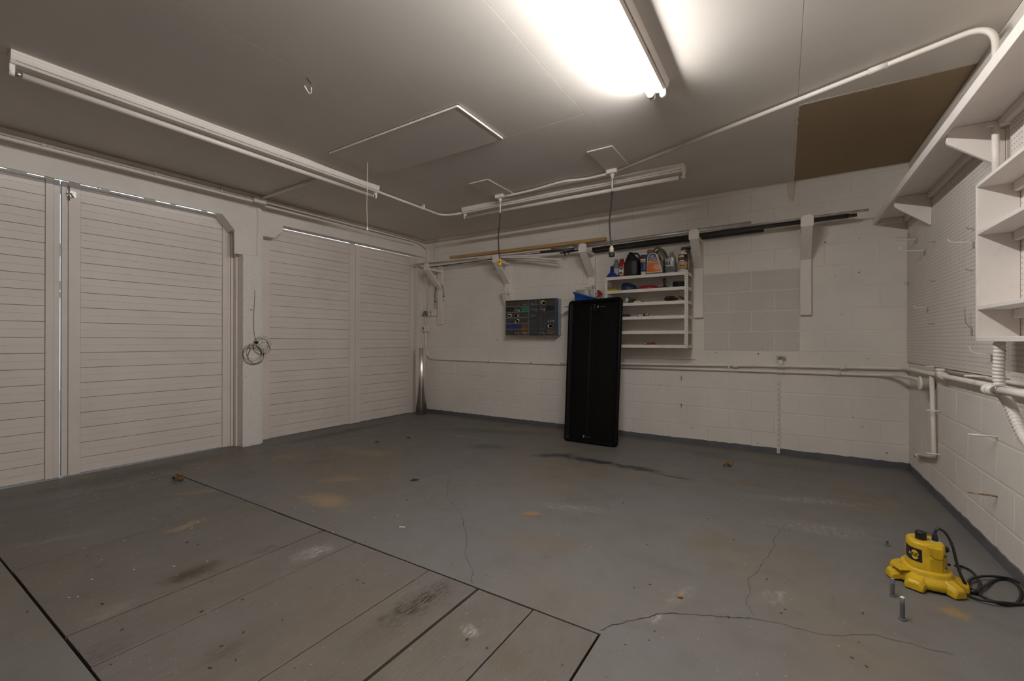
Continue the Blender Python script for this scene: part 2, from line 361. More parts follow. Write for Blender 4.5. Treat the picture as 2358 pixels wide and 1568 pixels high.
# grey painted foot of the walls
def band(f, L, hgt, nseg=160):
    b = MB(); vs = []
    for i in range(nseg+1):
        u = L*i/nseg; z = hgt+random.uniform(-.004, .004); vs += [f(u, .006, 0), f(u, .005, z-.004), f(u, .0, z)]
    b.add(vs, [(3*i+j, 3*i+3+j, 3*i+4+j, 3*i+1+j) for i in range(nseg) for j in (0, 1)]); return b
struct(band(lambda u, o, z: (XL+.0+u, YB-o, z), XR-XL-.006, .058).build('baseboard_back', m_band))
struct(band(lambda u, o, z: (XR-o, YB-.01-u, z), YB-YF-.1, .062).build('baseboard_right', m_band))
# ---- ceiling
ceil = struct(MB().box(-6.0, YF-.1, ZC+.012, XR+.1, YB+.1, ZC+.1).build('ceiling', m_dark))
xe = [XR, .082, -1.177, -2.412, -3.66, -5.6]; ye = [YB, 2.835, .34, -2.15, YF]
hx0, hx1, hy0, hy1 = -3.25, -1.85, 2.26, 2.83
def cpanel(x0, y0, x1, y1, m=None):
    MB().box(x0+.0007, y0+.0007, ZC, x1-.0007, y1-.0007, ZC+.014).build('ceiling_panel', m or m_ceil, ceil, .0008, seg=1)
for i in range(5):
    for j in range(4):
        ye = [YB, 2.835, .34, -2.15, YF] if i > 1 else [YB, 1.2, -1.3, -2.5, YF]
        a, e, y1_, y0_ = xe[i+1], xe[i], ye[j], ye[j+1]
        if i == 0 and j == 0: cpanel(a, 3.497, e, YB, m_brown); cpanel(a, y0_, e, 3.493); continue
        cpanel(a, y0_, e, y1_)
# ragged paint edge around the bare board
b = MB()
for i in range(40):
    u = .09+.85*i/40; b.box(u, 3.488-random.uniform(0, .006), ZC-.0015, u+.02, 3.500+random.uniform(-.002, .006), ZC+.001)
for i in range(60): 
    u = 3.5+1.6*i/60; b.box(.078-random.uniform(0, .004), u, ZC-.0015, .090+random.uniform(-.002, .003), u+.026, ZC+.001)
stuff(b.build('paint_edge', m_ceil_edge, ceil))

# ---- left wall
wl = struct(MB(LWM).box(5.35, -.14, 0, 8.6, .0, ZC+.1).box(-.05, -.25, 0, .115, -.02, ZC+.05).box(-.05, -.25, 2.55, 5.4, -.12, ZC+.1).build('wall_left', m_wood_white))
HP = [(2.555, 2.062), (2.822, 2.050), (2.822, 2.296), (2.935, 2.432), (5.5, 2.425), (5.5, ZC-.002), (2.555, ZC-.002)]
MB(LWM).prism(HP, lambda s, z: (s, .075, z), lambda s, z: (s, .10, z)).build('header_facing', m_wood_white, wl, .002)
MB(LWM).prism([(2.70, 2.506), (5.34, 2.506), (5.34, ZC-.002), (2.70, ZC-.002)], lambda s, z: (s, -.05, z), lambda s, z: (s, .0745, z)).build('header_beam', m_wood_white, wl, .003)
MB(LWM).prism([(2.74, 2.300), (2.822, 2.298), (2.933, 2.434), (2.933, 2.505), (2.74, 2.505)], lambda s, z: (s, -.070, z), lambda s, z: (s, .0745, z)).build('corbel', m_wood_white, wl, .003)
MB(LWM).box(-.02, -.095, 2.47, 2.62, .04, ZC-.002).build('header_beam', m_wood_white, wl, .004)
cz = MB(LWM).prism([(2.553, 2.300), (2.385, 2.306), (2.290, 2.405), (2.290, 2.486), (2.553, 2.488)], lambda s, z: (s, -.04, z), lambda s, z: (s, .058, z)).build('corbel', m_wood_white, wl, .003)
MB(LWM).box(2.545, -.10, 0, 2.737, .095, 2.47).build('post', m_post, wl, .006)
MB(LWM).box(2.508, -.10, 0, 2.544, .05, 2.32).build('jamb_or_filler', m_wood_white, wl, .002)
MB(LWM).box(2.738, -.10, 0, 2.757, -.02, 2.295).build('jamb_or_filler', m_door, wl, .002)
MB(LWM).box(2.759, -.10, 0, 2.783, -.0715, 2.50).build('jamb_or_filler', m_door, wl, .002)
MB(LWM).box(2.70, -.135, 0, 2.80, -.131, 2.56).build('jamb_or_filler', m_door, wl)  # added filler, keeps daylight from leaking in above the jambs
MB(LWM).box(2.70, -.130, 0, 2.757, -.101, 2.56).build('jamb_or_filler', m_door, wl)  # second added filler, closes the same light leak behind the corbel
# ---- doors: boards with a middle bead, stiles
def slat_mesh(w, mat):
    h = .127; p = [(.0008, -.0005), (.0008, .006), (.0022, .008), (.0605, .008), (.0622, .0045), (.0645, .0045), (.0662, .008), (.1250, .008), (.1262, .006), (.1262, -.0005)]   # (height, proud)
    b = MB(LWM); vs = [(s_, o_, z_) for s_ in (0, w) for z_, o_ in p]; n = len(p)
    b.add(vs, [(i, i+1, n+i+1, n+i) for i in range(n-1)]); return b
m_door_back = painted('door_backing', (.30, .26, .23), .7, .2)
def door(name, t0, s_lo, s_hi, ztop, panels, stiles, wid_extra=0):
    d = struct(MB(LWM).box(s_lo, t0-.04, .002, s_hi, t0-.004, ztop).build(name, m_door_back))
    for a, e in panels:
        z = .006; first = None
        while z+.02 < ztop:
            hh = min(.127, ztop-z)
            if first is None or hh < .127:
                bb = slat_mesh(e-a, m_door); bb.v = [tuple(Vector(v)+Vector(LWM.to_3x3() @ Vector((a, t0-.0035, 0)))) for v in bb.v]
                if hh < .127: bb.v = [(v[0], v[1], min(v[2], hh)) for v in bb.v]
                o = bb.build('slat', m_door, d, origin=LWM @ Vector((a, t0, 0))); o.location.z += z
                if first is None: first = o
            else:
                o = first.copy(); C.objects.link(o); o.location.z = first.location.z+(z-.006)
            z += .127+.0014
    for a, e, tk in stiles: MB(LWM).box(a, t0-.004, .002, e, t0+tk+.004, ztop+.001).build('stile', m_door, d, .002, seg=1)
    return d
door('door_1', -.09, 4.0715, 5.33, 2.467, [(4.160, 5.33)], [(4.111, 4.158, .012), (4.0745, 4.110, .004)])
d2 = door('door_2', -.09, 2.785, 4.0645, 2.469, [(2.864, 3.949)], [(3.951, 4.025, .010), (4.027, 4.0645, .004), (2.812, 2.862, .010), (2.786, 2.810, .006)])
d3 = door('door_3', -.10, 1.213, 2.500, 2.468, [(1.308, 2.364)], [(2.366, 2.455, .008), (2.456, 2.500, .004), (1.214, 1.306, .010)])
d4 = door('door_4', -.10, .119, 1.209, 2.466, [(.205, 1.132)], [(1.134, 1.209, .010), (.120, .203, .008)])
# latch on door_2
b = MB(LWM); b.box(3.98, -.080, 2.345, 4.035, -.068, 2.395); b.tube([(4.025, -.065, 2.43), (4.025, -.060, 2.31)], .006, 8); b.tube([(4.042, -.062, 2.365), (4.01, -.056, 2.37), (4.00, -.056, 2.34)], .005, 8)
b.build('latch', m_metal, d2)
# outside: pale drive, so that daylight comes back up under the doors
struct(MB().box(-14, -8, -.3, -5.05, 12, -.004).build('ground', plain('drive_concrete', (.45, .45, .45), .8)))
# hedge across the drive seen through the door gaps
hb = MB()
for i in range(560):
    c_ = Vector((-12+random.uniform(-.8, .8), random.uniform(-1, 6.6), random.uniform(1.5, 5.4))); a_ = Vector((random.uniform(-1, 1), random.uniform(-1, 1), random.uniform(-1, 1))).normalized()*.16; e_ = a_.orthogonal().normalized()*.11
    hb.add([c_-a_, c_+e_, c_+a_, c_-e_], [(0, 1, 2, 3)])
o = stuff(hb.build('hedge', plain('leaf_green', (.06, .13, .045), .6))); tag(o, 'green hedge outdoors glimpsed through the gap over the garage doors', 'hedge')

# ================================================================ CEILING THINGS
def fixture(name, label, p0, p1, lamps, w, hgt, drop, lit=(), side=1, group=None):
    """strip light: p0, p1 = ends of the housing's near edge on the ceiling; the housing lies on its `side`"""
    p0, p1 = Vector(p0), Vector(p1); ax = (p1-p0).normalized(); L = (p1-p0).length; ac = Vector((-ax.y, ax.x, 0))*side
    T = Matrix(((ax.x, ac.x, 0, p0.x), (ax.y, ac.y, 0, p0.y), (0, 0, 1, ZC), (0, 0, 0, 1)))
    th = thing(name, label, 'light fixture', (p0+p1)/2-Vector((0, 0, hgt)), group)
    g = .012
    b = MB(T); prof = [(0, -.0005), (0, -.016), (.004, -.020), (.004, -.030), (g, -hgt*.72), (w*.22, -hgt), (w*.78, -hgt), (w-g, -hgt*.72), (w-.004, -.030), (w-.004, -.020), (w, -.016), (w, -.0005)]
    b.prism(prof, lambda y, z: (0, y, z), lambda y, z: (L, y, z)); b.build('housing', m_fix, th, .0015, seg=1)
    b = MB(T); b.box(.02, g+.001, -hgt*.72-.006, L-.02, g+.012, -hgt*.72+.004); b.build('seam_strip', m_rust, th)
    for i, y in enumerate(lamps):
        for e in (0, L-.022):
            bb = MB(T); bb.box(e, y-.018, -drop-.004, e+.022, y+.018, -hgt+.004)
            bb.tube([(e, y, -drop), (e+.022, y, -drop)], .019, 14); bb.build('lamp_socket', m_fix_white, th, .002, seg=1)
        if lit == 'off' or i in lit:
            b = MB(T); b.tube([(.05, y, -drop), (L-.05, y, -drop)], .0185, 16); o = b.build('tube', m_tube_off if lit == 'off' else m_lit, th)
            for e in (.022, L-.05):
                bb = MB(T); bb.tube([(e, y, -drop), (e+.028, y, -drop)], .0187, 14); bb.build('tube_cap', m_metal, o)
    return th
fixture('strip_light', 'long white strip light with rusty seam and unlit tube above the garage doors', (-3.561, .541, ZC), (-3.506, 3.036, ZC), [.06], .12, .065, .105, 'off', 1)
fixture('strip_light', 'strip light with one glowing tube and one empty socket in the middle of the ceiling', (-.612, .245, ZC), (-.587, 2.735, ZC), [.035, .10], .135, .06, .081, (1,), 1)
fixture('strip_light', 'unlit strip light running along the back wall behind two hanging cords', (-3.253, 4.045, ZC), (-.748, 4.066, ZC), [.06], .12, .065, .105, 'off', 1)

th = thing('access_hatch', 'large flat attic hatch panel with pale trim set in the ceiling', 'hatch', ((hx0+hx1)/2, (hy0+hy1)/2, ZC-.016))
MB().box(hx0+.012, hy0+.012, ZC-.014, hx1-.012, hy1-.004, ZC-.001).build('panel', m_ceil, th, .001, seg=1)
MB().box(hx0+.008, hy0+.004, ZC-.016, hx1-.008, hy0+.0105, ZC-.001).build('trim_strip', m_ceil_edge, th)
MB().box(hx1-.0105, hy0+.012, ZC-.016, hx1-.003, hy1-.01, ZC-.001).build('trim_strip', m_ceil_edge, th)
MB().box(hx0, hy0, ZC-.0015, hx1, hy1, ZC-.0004).build('gap', m_dark, th)
for nm, lb, (x0, y0, x1, y1) in [('cover_plate', 'thin square ceiling patch beside the left hanging cord', (-2.685, 3.46, -2.452, 3.985)), ('cover_plate', 'thin square ceiling patch beside the right hanging cord', (-1.395, 3.40, -1.175, 3.895))]:
    tag(MB().box(x0, y0, ZC-.010, x1, y1, ZC-.0005).build(nm, m_ceil, None, .001, seg=1), lb, 'ceiling patch', 'ceiling patches')
# ---- hanging outlets
def drop_cord(box, end, conn, label):
    box, end = Vector(box), Vector(end)
    th = thing('hanging_outlet', label, 'hanging cord', box, 'hanging power outlets')
    b = MB(); b.box(box.x-.05, box.y-.035, ZC-.045, box.x+.05, box.y+.035, ZC-.0006); b.build('junction_box', m_pipe, th, .006)
    b = MB(); b.lathe((box.x, box.y, ZC-.085), [(.012, 0), (.016, .004), (.016, .02), (.021, .022), (.021, .034), (.015, .036), (.015, .042)], 12); b.build('gland', m_pipe, th)
    zt = ZC-.085; b = MB(); b.tube([(box.x, box.y, zt+.005), (box.x-.001, box.y, zt-.12)], .0075, 10); b.build('cable_sleeve', m_pipe, th)
    p = smooth([(box.x-.001, box.y, zt-.11), (box.x-.016, box.y, zt-.30), (box.x-.026, box.y, (zt+end.z)/2-.05), (end.x-.012, end.y, end.z+.14), (end.x, end.y, end.z+.055)], 6)
    MB().tube(p, .0068, 10).build('cord', m_rubber, th)
    if conn == 'yellow':
        b = MB(); b.lathe((end.x, end.y, end.z-.012), [(.020, 0), (.022, .004), (.022, .03), (.018, .034), (.020, .037), (.020, .055), (.012, .072), (.009, .076)], 16); b.build('connector', col('yellow_connector', (.75, .42, .01)), th)
        MB().box(end.x+.004, end.y-.0235, end.z+.02, end.x+.014, end.y-.018, end.z+.035).build('clip', m_rubber, th)
    else:
        b = MB(); b.lathe((end.x, end.y, end.z), [(.020, .0), (.020, .038), (.012, .058), (.009, .064)], 16); b.build('connector', col('cream_plastic', (.72, .62, .42)), th)
        b = MB(); b.lathe((end.x, end.y, end.z-.038), [(.024, 0), (.026, .003), (.026, .036), (.022, .039)], 16); b.build('socket_end', m_rubber, th)
drop_cord((-2.598, 3.90, ZC), (-2.602, 3.90, 1.965), 'yellow', 'black cord hanging from the ceiling with a yellow plug connector')
drop_cord((-1.339, 3.877, ZC), (-1.345, 3.877, 1.955), 'cream', 'black cord hanging from the ceiling with a cream and black socket')
# ---- pull string and odd hooks
th = thing('pull_string', 'cream pull string with a bell end hanging by the unlit strip light', 'pull string', (-3.11, 2.553, ZC))
MB().tube(smooth([(-3.11, 2.553, ZC-.0008), (-3.112, 2.553, 2.50), (-3.118, 2.553, 2.34), (-3.110, 2.553, 2.15)], 5), .0022, 6).build('string', col('cream_string', (.66, .58, .42)), th)
MB().lathe((-3.11, 2.553, 2.112), [(.0105, 0), (.010, .004), (.006, .022), (.003, .034)], 10).build('bell', col('cream_bell', (.72, .64, .46)), th)
p = cl(712, 190)
th = thing('ceiling_wire', 'small black wire end and white hook poking from the ceiling', 'wire', p)
MB().tube([cl(706, 179), cl(712, 188, .02), cl(716, 193, .03)], .0035, 7, rad=[.002, .003, .005]).build('wire_end', m_rubber, th)
MB().tube(smooth([cl(701, 198), cl(704, 203, .012), cl(711, 214, .022), cl(716, 214, .022), cl(717, 202, .004)], 5), .0035, 8).build('hook', m_fix_white, th)

# ================================================================ CONDUITS AND PIPES
def straps(pts, parent, mat, r, nrm):
    for p in pts:
        p = Vector(p); n = Vector(nrm); a = n.cross(Vector((0, 0, 1))) if abs(n.z) < .5 else Vector((1, 0, 0))
        b = MB(); b.box(-.008, -.024, -r*1.0-.001, .008, .024, r*1.12)
        q = Vector((0, 0, 1)).rotation_difference(n).to_matrix().to_4x4(); b.v = [tuple(Matrix.Translation(p) @ q @ Vector(v)) for v in b.v]
        b.build('strap', mat, parent, .003, seg=1)
def LW(s, t, z): return LWM @ Vector((s, t, z))
# along the left wall and down the back wall
th = thing('conduit', 'white conduit along the top of the left wall turning down the back corner', 'conduit', LW(2.58, .115, 2.66))
R_ = .0125
MB().tube([LW(5.4, .1135, 2.672), LW(2.64, .1135, 2.672)], R_, 12).build('pipe', m_pipe, th)
px = [LW(2.52, .1135, 2.668), LW(.42, .0675, 2.668), LW(.20, .060, 2.668), (-4.775, YB-.014, 2.50), (-4.775, YB-.014, 1.62)]
px = [LW(2.52, .1135, 2.668), LW(.30, .075, 2.672)]+smooth([LW(.30, .075, 2.672), LW(.17, .085, 2.655), (-4.779, YB-.03, 2.59), (-4.776, YB-.014, 2.47), (-4.775, YB-.014, 2.35)], 5)[1:]+[Vector((-4.775, YB-.014, 1.62))]
MB().tube(px, R_, 12).build('pipe', m_pipe, th)
MB(LWM).box(2.515, .101, 2.625, 2.645, .140, 2.695).build('junction_box', m_pipe, th, .008)
MB().tube([LW(2.575, .135, 2.672), LW(2.555, .16, 2.70), cl(722, 415, .014)], .0125, 12).build('branch_pipe', m_pipe, th)
for s in (4.9, 4.2, 3.5, 2.95, 1.75, .9): MB(LWM).box(s-.009, .0405 if s < 2.5 else .1005, 2.655, s+.009, .128, 2.712 if s == 2.95 else 2.69).build('strap', m_pipe, th, .003, seg=1)
for z in (2.28, 1.97): MB().box(-4.80, YB-.029, z-.008, -4.745, YB-.001, z+.008).build('strap', m_pipe, th, .003, seg=1)
th = tag(MB().tube(smooth([LW(5.4, .107, 2.622), LW(4.4, .107, 2.624), LW(3.4, .107, 2.612), LW(2.90, .107, 2.598), LW(2.66, .107, 2.578), LW(2.595, .107, 2.545), LW(2.60, .107, 2.20), LW(2.60, .107, 2.068)], 5), .0055, 8).build('cable', m_pipe), 'thin white cable under the conduit, dropping over the header corner', 'cable')
th = tag(MB().tube([LW(2.45, .0465, 2.605), LW(.25, .0465, 2.612)], .0055, 8).build('cable', m_pipe), 'thin white cable under the conduit above the right pair of doors', 'cable')
th = thing('wall_box', 'white metal switch box on the corner conduit of the back wall', 'switch box', (-4.77, YB, 1.53))
b = MB(); b.box(-4.828, YB-.045, 1.525, -4.722, YB-.001, 1.622); b.build('box', m_pipe, th, .004)
b = MB()
for i in range(7):
    x = random.uniform(-4.825, -4.73); b.tube(smooth([(x, YB-.045, 1.61), (x+random.uniform(-.02, .02), YB-.06, 1.58), (x+random.uniform(-.03, .03), YB-.052, 1.53)], 4), .004, 6)
b.build('loose_wires', col('blue_grey_wire', (.10, .12, .15)), th)
th = thing('wall_box', 'white square junction box by the lower end of the first shelf bracket', 'junction box', (-4.63, YB, 1.53))
MB().box(-4.688, YB-.04, 1.528, -4.578, YB-.001, 1.632).build('box', m_pipe, th, .004)
MB().tube([(-4.722, YB-.02, 1.59), (-4.688, YB-.02, 1.59)], .014, 10).build('nipple', m_metal, th)
for dx, dz in ((.02, .02), (-.02, .02), (.02, -.02)): MB().lathe((-4.633+dx, YB-.0405, 1.58+dz), [(.007, 0), (.006, .003)], 8, axis=(0, -1, 0)).build('screw', m_metal, th)
th = thing('conduit', 'short vertical white conduit from the ceiling to the junction box', 'conduit', (-4.618, YB, 1.63))
MB().tube([(-4.618, YB-.015, ZC-.001), (-4.618, YB-.015, 1.63)], .0135, 12).build('pipe', m_pipe, th)
MB().box(-4.645, YB-.031, 2.37, -4.585, YB-.001, 2.386).build('strap', m_pipe, th, .003, seg=1)
th = thing('conduit', 'white conduit with a wide bend running low along the back wall', 'conduit', (-4.8, YB, .84))
LOW = [(-4.822, YB-.016, 1.525), (-4.822, YB-.016, 1.39)]
MB().tube(LOW, .0125, 12).build('pipe', m_pipe, th)
MB().box(-4.866, YB-.045, 1.285, -4.762, YB-.001, 1.385).build('switch_box', m_pipe, th, .004)
MB().box(-4.85, YB-.050, 1.312, -4.838, YB-.044, 1.355).build('toggle', m_rubber, th, .002)
MB().tube(fillet([(-4.816, YB-.016, 1.286), (-4.816, YB-.016, .852), (-2.451, YB-.016, .838)], .24, 10), .0135, 12).build('pipe', m_pipe, th)
for x in (-3.6, -2.9): MB().tube([(x, YB-.016, .8445), (x+.05, YB-.016, .8442)], .017, 12).build('coupling', m_pipe, th)
# lower service pipes of the back wall (continue behind the black tray)
th = thing('water_pipe', 'upper white water pipe with a valve along the back wall and right corner', 'pipe', (-.02, YB, .88))
MB().tube([(-2.451, YB-.016, .842), (-1.594, YB-.028, .866), (-.05, YB-.028, .890), (.86, YB-.028, .896)]+fillet([(.86, YB-.028, .896), (XR-.038, YB-.028, .898), (XR-.038, 4.9, .902)], .03, 5)[1:]+[(XR-.038, 2.0, .914)], .0155, 12).build('pipe', m_pipe, th)
b = MB(); b.tube([(-.022, YB-.028, .88), (-.022, YB-.04, .955)], .017, 12); b.lathe((-.022, YB-.028, .905), [(.024, 0), (.027, .01), (.022, .035), (.013, .04)], 12); b.tube([(-.055, YB-.028, .8905), (.012, YB-.028, .891)], .0215, 12); b.build('valve_body', m_pipe, th)
b = MB(); zc = .985; WY = YB-.052
for k in range(8):
    a = 2*PI*k/8; b.lathe((-.022+.030*math.cos(a), WY+.030*math.sin(a), zc-.008), [(.006, 0), (.010, .003), (.010, .013), (.006, .016)], 8)
b.lathe((-.022, WY, zc-.03), [(.008, 0), (.008, .03), (.028, .031), (.028, .036), (.008, .038)], 14); b.build('hand_wheel', col('pale_green_wheel', (.50, .52, .36)), th)
for x in (-.45, .45): MB().tube([(x, YB-.028, .884+x*.014), (x+.05, YB-.028, .8845+x*.014)], .020, 12).build('coupling', m_pipe, th)
b = MB(); b.tube([(XR-.038, 4.08, .906), (XR-.038, 3.95, .907)], .024, 12); b.tube([(XR-.042, 4.015, .90), (XR-.042, 4.015, .940)], .023, 12); b.lathe((XR-.042, 4.015, .936), [(.027, 0), (.027, .013), (.020, .018)], 8); b.build('tee', m_pipe, th)
MB().tube([(XR-.012, 4.0, .938), (XR-.012, 2.0, .942)], .010, 10).build('pipe', m_pipe, th)
th = thing('conduit', 'lower white conduit on the back wall ending at the round corner box', 'conduit', (.3, YB, .83))
pts = [(-1.65, YB-.018, .824), (-.6, YB-.018, .832), (.55, YB-.018, .831)]+smooth([(.55, YB-.018, .831), (.74, YB-.03, .833), (.83, YB-.12, .838), (.862, YB-.35, .842), (.872, 4.50, .845), (.880, 4.40, .840)], 5)[1:]
MB().tube(pts, .0145, 12).build('pipe', m_pipe, th)
for x in (-.05, .40): MB().tube([(x, YB-.018, .832), (x+.06, YB-.018, .832)], .0185, 12).build('coupling', m_pipe, th)
MB().lathe((XR-.002, 4.36, .822), [(.046, 0), (.046, .068), (.054, .070), (.054, .080), (.045, .083), (.012, .085)], 20, axis=(-1, 0, 0)).build('round_box', m_pipe, th)
th = thing('drop_pipe', 'white pipe dropping down the right wall to a capped elbow near the floor', 'pipe', (XR-.02, 4.24, .3))
MB().tube(fillet([(XR-.034, 4.262, .885), (XR-.024, 4.25, .305), (XR-.024, 4.66, .222)], .035, 6), .0135, 12).build('pipe', m_pipe, th)
MB().tube([(XR-.024, 4.64, .226), (XR-.024, 4.74, .206)], .019, 12).build('end_cap', m_pipe, th)
th = thing('hose_tap', 'white hose tap fitting on the right wall beside the ribbed conduit', 'tap', (XR-.06, 2.95, .9))
b = MB(); A = rt(2303, 899, .158); B_ = rt(2268, 896.5, .160)
b.tube([rt(2358, 908, .135)+Vector((.05, -.6, 0)), rt(2358, 908, .135), A], .017, 12); b.build('pipe', m_pipe, th)
d_ = (B_-A).normalized()
b = MB(); b.tube([A-d_*.01, A+d_*.03], .021, 8); b.tube([A+d_*.03, A+d_*.055], .016, 12); b.build('nut', m_metal, th, 0)
b = MB(); q = [A+d_*.05, A+d_*.07, A+d_*.072, A+d_*.085, A+d_*.087, A+d_*.10, A+d_*.102, A+d_*.125, A+d_*.127, A+d_*.148]; b.tube(q, .02, 14, rad=[.014, .020, .024, .024, .022, .022, .025, .025, .023, .019]); b.build('nozzle', m_fix_white, th)
# ribbed flexible conduit
pts = smooth([rt(2301, 789.5, .118), rt(2302, 800, .118), rt(2300, 860, .115), rt(2302, 890, .113), rt(2311, 910, .110), rt(2326, 935, .105), rt(2341, 970, .100), rt(2358, 1005, .095), rt(2385, 1040, .09)], 14)
acc = [0]
for i in range(1, len(pts)): acc.append(acc[-1]+(pts[i]-pts[i-1]).length)
n_ = int(acc[-1]/.0042); q = []; rr = []
for i in range(n_):
    s_ = acc[-1]*i/(n_-1); j = max(0, min(len(acc)-2, int(np.searchsorted(acc, s_))-1)); f_ = (s_-acc[j])/max(acc[j+1]-acc[j], 1e-6); q.append(pts[j].lerp(pts[j+1], f_)); rr.append((.0195, .0215, .0215, .0165)[i % 4])
tag(MB().tube(q, .02, 12, rad=rr).build('ribbed_conduit', m_trim), 'white ribbed flexible conduit snaking down the right wall below the cabinet', 'conduit')
# ceiling conduits
th = thing('conduit', 'white conduit between the left strip light and the back strip light', 'conduit', (-3.56, 3.6, ZC-.03))
z = ZC-.045
MB().tube([(-3.557, 3.03, z)]+fillet([(-3.557, 3.05, z), (-3.563, 4.075, z), (-3.25, 4.105, z)], .17, 8), .0125, 12).build('pipe', m_pipe, th)
MB().box(-3.585, 3.72, z-.014, -3.54, 3.735, ZC-.001).build('strap', m_pipe, th, .003, seg=1)
th = thing('conduit', 'long white conduit crossing the ceiling from the hanging cords to the right wall', 'conduit', (-.3, 3.5, ZC-.03))
z = ZC-.0275
MB().tube(smooth([(-2.55, 3.905, z-.004), (-2.2, 3.90, z), (-1.83, 3.86, z+.004), (-1.62, 3.90, z), (-1.39, 3.885, z-.004)], 5), .0115, 12).build('pipe', m_pipe, th)
MB().tube([(-1.29, 3.872, z-.004), (.50, 3.19, z)]+fillet([(.5, 3.19, z), (XR-.065, 3.045, z), (XR-.065, 3.042, 1.90)], .11, 9)[1:-1]+[Vector((XR-.065, 3.042, 2.2585))], .0145, 12).build('pipe', m_pipe, th)
MB().tube([(XR-.065, 3.042, 2.199), (XR-.065, 3.042, 1.905)], .0145, 12).build('pipe', m_pipe, th)
MB().tube([(.42, 3.22, z), (.50, 3.19, z)], .0175, 12).build('coupling', m_pipe, th)
MB().tube([(-2.5, 3.965, ZC-.012), (-1.4, 3.955, ZC-.012)], .0085, 10).build('pipe', m_pipe, th)
MB().box(XR-.10, 3.034, 2.188, XR-.02, 3.040, 2.196).build('strap', m_pipe, th)

# ================================================================ BACK WALL
ARM_Z0, ARM_Z1, BF = 2.192, 2.228, 4.775
BX = [-4.507, -3.2605, -2.016, -.782, .186]
def bracket(x, label, low=None, zb=1.392):
    th = thing('shelf_bracket', label, 'bracket', (x, YB, zb), 'wooden brackets on the back wall')
    w = .046
    MB().box(x-w, YB-.042, zb, x+w, YB-.001, 2.30).build('upright', m_wood_white, th, .004)
    MB().box(x-w, BF+.021, ARM_Z0, x+w, YB-.0425, ARM_Z1).build('arm', m_wood_white, th, .003)
    b = MB(); b.prism([(x-w-.004, 2.19), (x+w+.004, 2.19), (x+w+.004, 2.272), (x+w-.018, 2.294), (x-w+.018, 2.294), (x-w-.004, 2.272)], lambda a, z_: (a, BF, z_), lambda a, z_: (a, BF+.0205, z_)); b.build('end_stop', m_trim, th, .002)
    MB().prism([(BF+.003, 2.1905), (BF+.05, 2.1905), (YB-.0425, 1.985), (YB-.0425, 1.930)], lambda y, z_: (x-w+.003, y, z_), lambda y, z_: (x+w-.003, y, z_)).build('brace', m_wood_white, th, .003)
    for dx in (-.02, .022):
        for y, z_ in ((4.80, 2.168), (5.045, 1.955)): MB().lathe((x+dx, y, z_), [(.0045, 0), (.004, .0015)], 7, axis=(0, -.65, -.76)).build('nail_head', m_fix_white, th)
    if low:
        z0 = low
        MB().box(x-.043, 4.965, z0, x+.043, YB-.0425, z0+.032).build('lower_arm', m_wood_white, th, .003)
        MB().prism([(4.975, z0-.0005), (5.015, z0-.0005), (YB-.0425, z0-.15), (YB-.0425, z0-.20)], lambda y, z_: (x-.040, y, z_), lambda y, z_: (x+.040, y, z_)).build('lower_brace', m_wood_white, th, .003)
        MB().box(x-.043, YB-.060, z0+.033, x+.043, YB-.0425, z0+.09).build('cleat', m_wood_white, th, .003)
    return th
bracket(BX[0], 'white wooden bracket in the back left corner with cords hanging from it')
bracket(BX[1], 'white wooden bracket above the small-parts drawers, with a second little arm', 1.79, 1.50)
bracket(BX[2], 'white wooden bracket above the black leaning tray, with a second little arm', 1.79, 1.582)
bracket(BX[3], 'white wooden bracket right beside the metal shelf of bottles')
bracket(BX[4], 'white wooden bracket over bare wall, the last towards the right wall')
# bungee cords on the first bracket
bl = thing('bungee_cord', 'black bungee cord with wire hooks draped over the corner bracket', 'cord', (-4.5, 5.0, 2.0))
def ypt(px, py, y): return hit(px, py, (0, 1, 0), y)
MB().tube(smooth([ypt(1016, 655, 5.06), ypt(1020, 663, 5.055), ypt(1022, 680, 5.065)], 6), .004, 8).build('cord', m_rubber, bl)
MB().lathe(ypt(1022, 684, 5.065), [(.004, 0), (.010, .004), (.010, .02), (.004, .024)], 10).build('sleeve', m_rubber, bl)
MB().tube(smooth([ypt(1022, 683, 5.065), ypt(1021, 690, 5.065), ypt(1023, 692.5, 5.065), ypt(1025, 691, 5.065), ypt(1025, 689, 5.065)], 5), .003, 7).build('hook', m_metal, bl)
bl = thing('bungee_cord', 'black bungee cord hanging straight behind the corner bracket brace', 'cord', (-4.55, 5.0, 1.8))
MB().tube(smooth([ypt(1003, 660, 5.02), ypt(1002, 672, 5.05), ypt(1001.5, 690, 5.06)], 6), .0045, 8).build('cord', m_rubber, bl)
MB().lathe(ypt(1002, 696, 5.06), [(.004, 0), (.011, .004), (.011, .022), (.004, .026)], 10).build('sleeve', m_rubber, bl)
MB().tube([ypt(1002, 695, 5.06), ypt(1002, 702, 5.06)], .004, 7).build('hook', m_metal, bl)
tag(MB().tube(smooth([ypt(966, 719, 5.09), ypt(965.5, 724, 5.08), ypt(968, 727, 5.08), ypt(974, 727, 5.085), ypt(979, 725, 5.09)], 6), .004, 8, rad=None).build('wire_hook', m_metal), 'bent wire hook sticking out beside the corner switch box', 'hook')
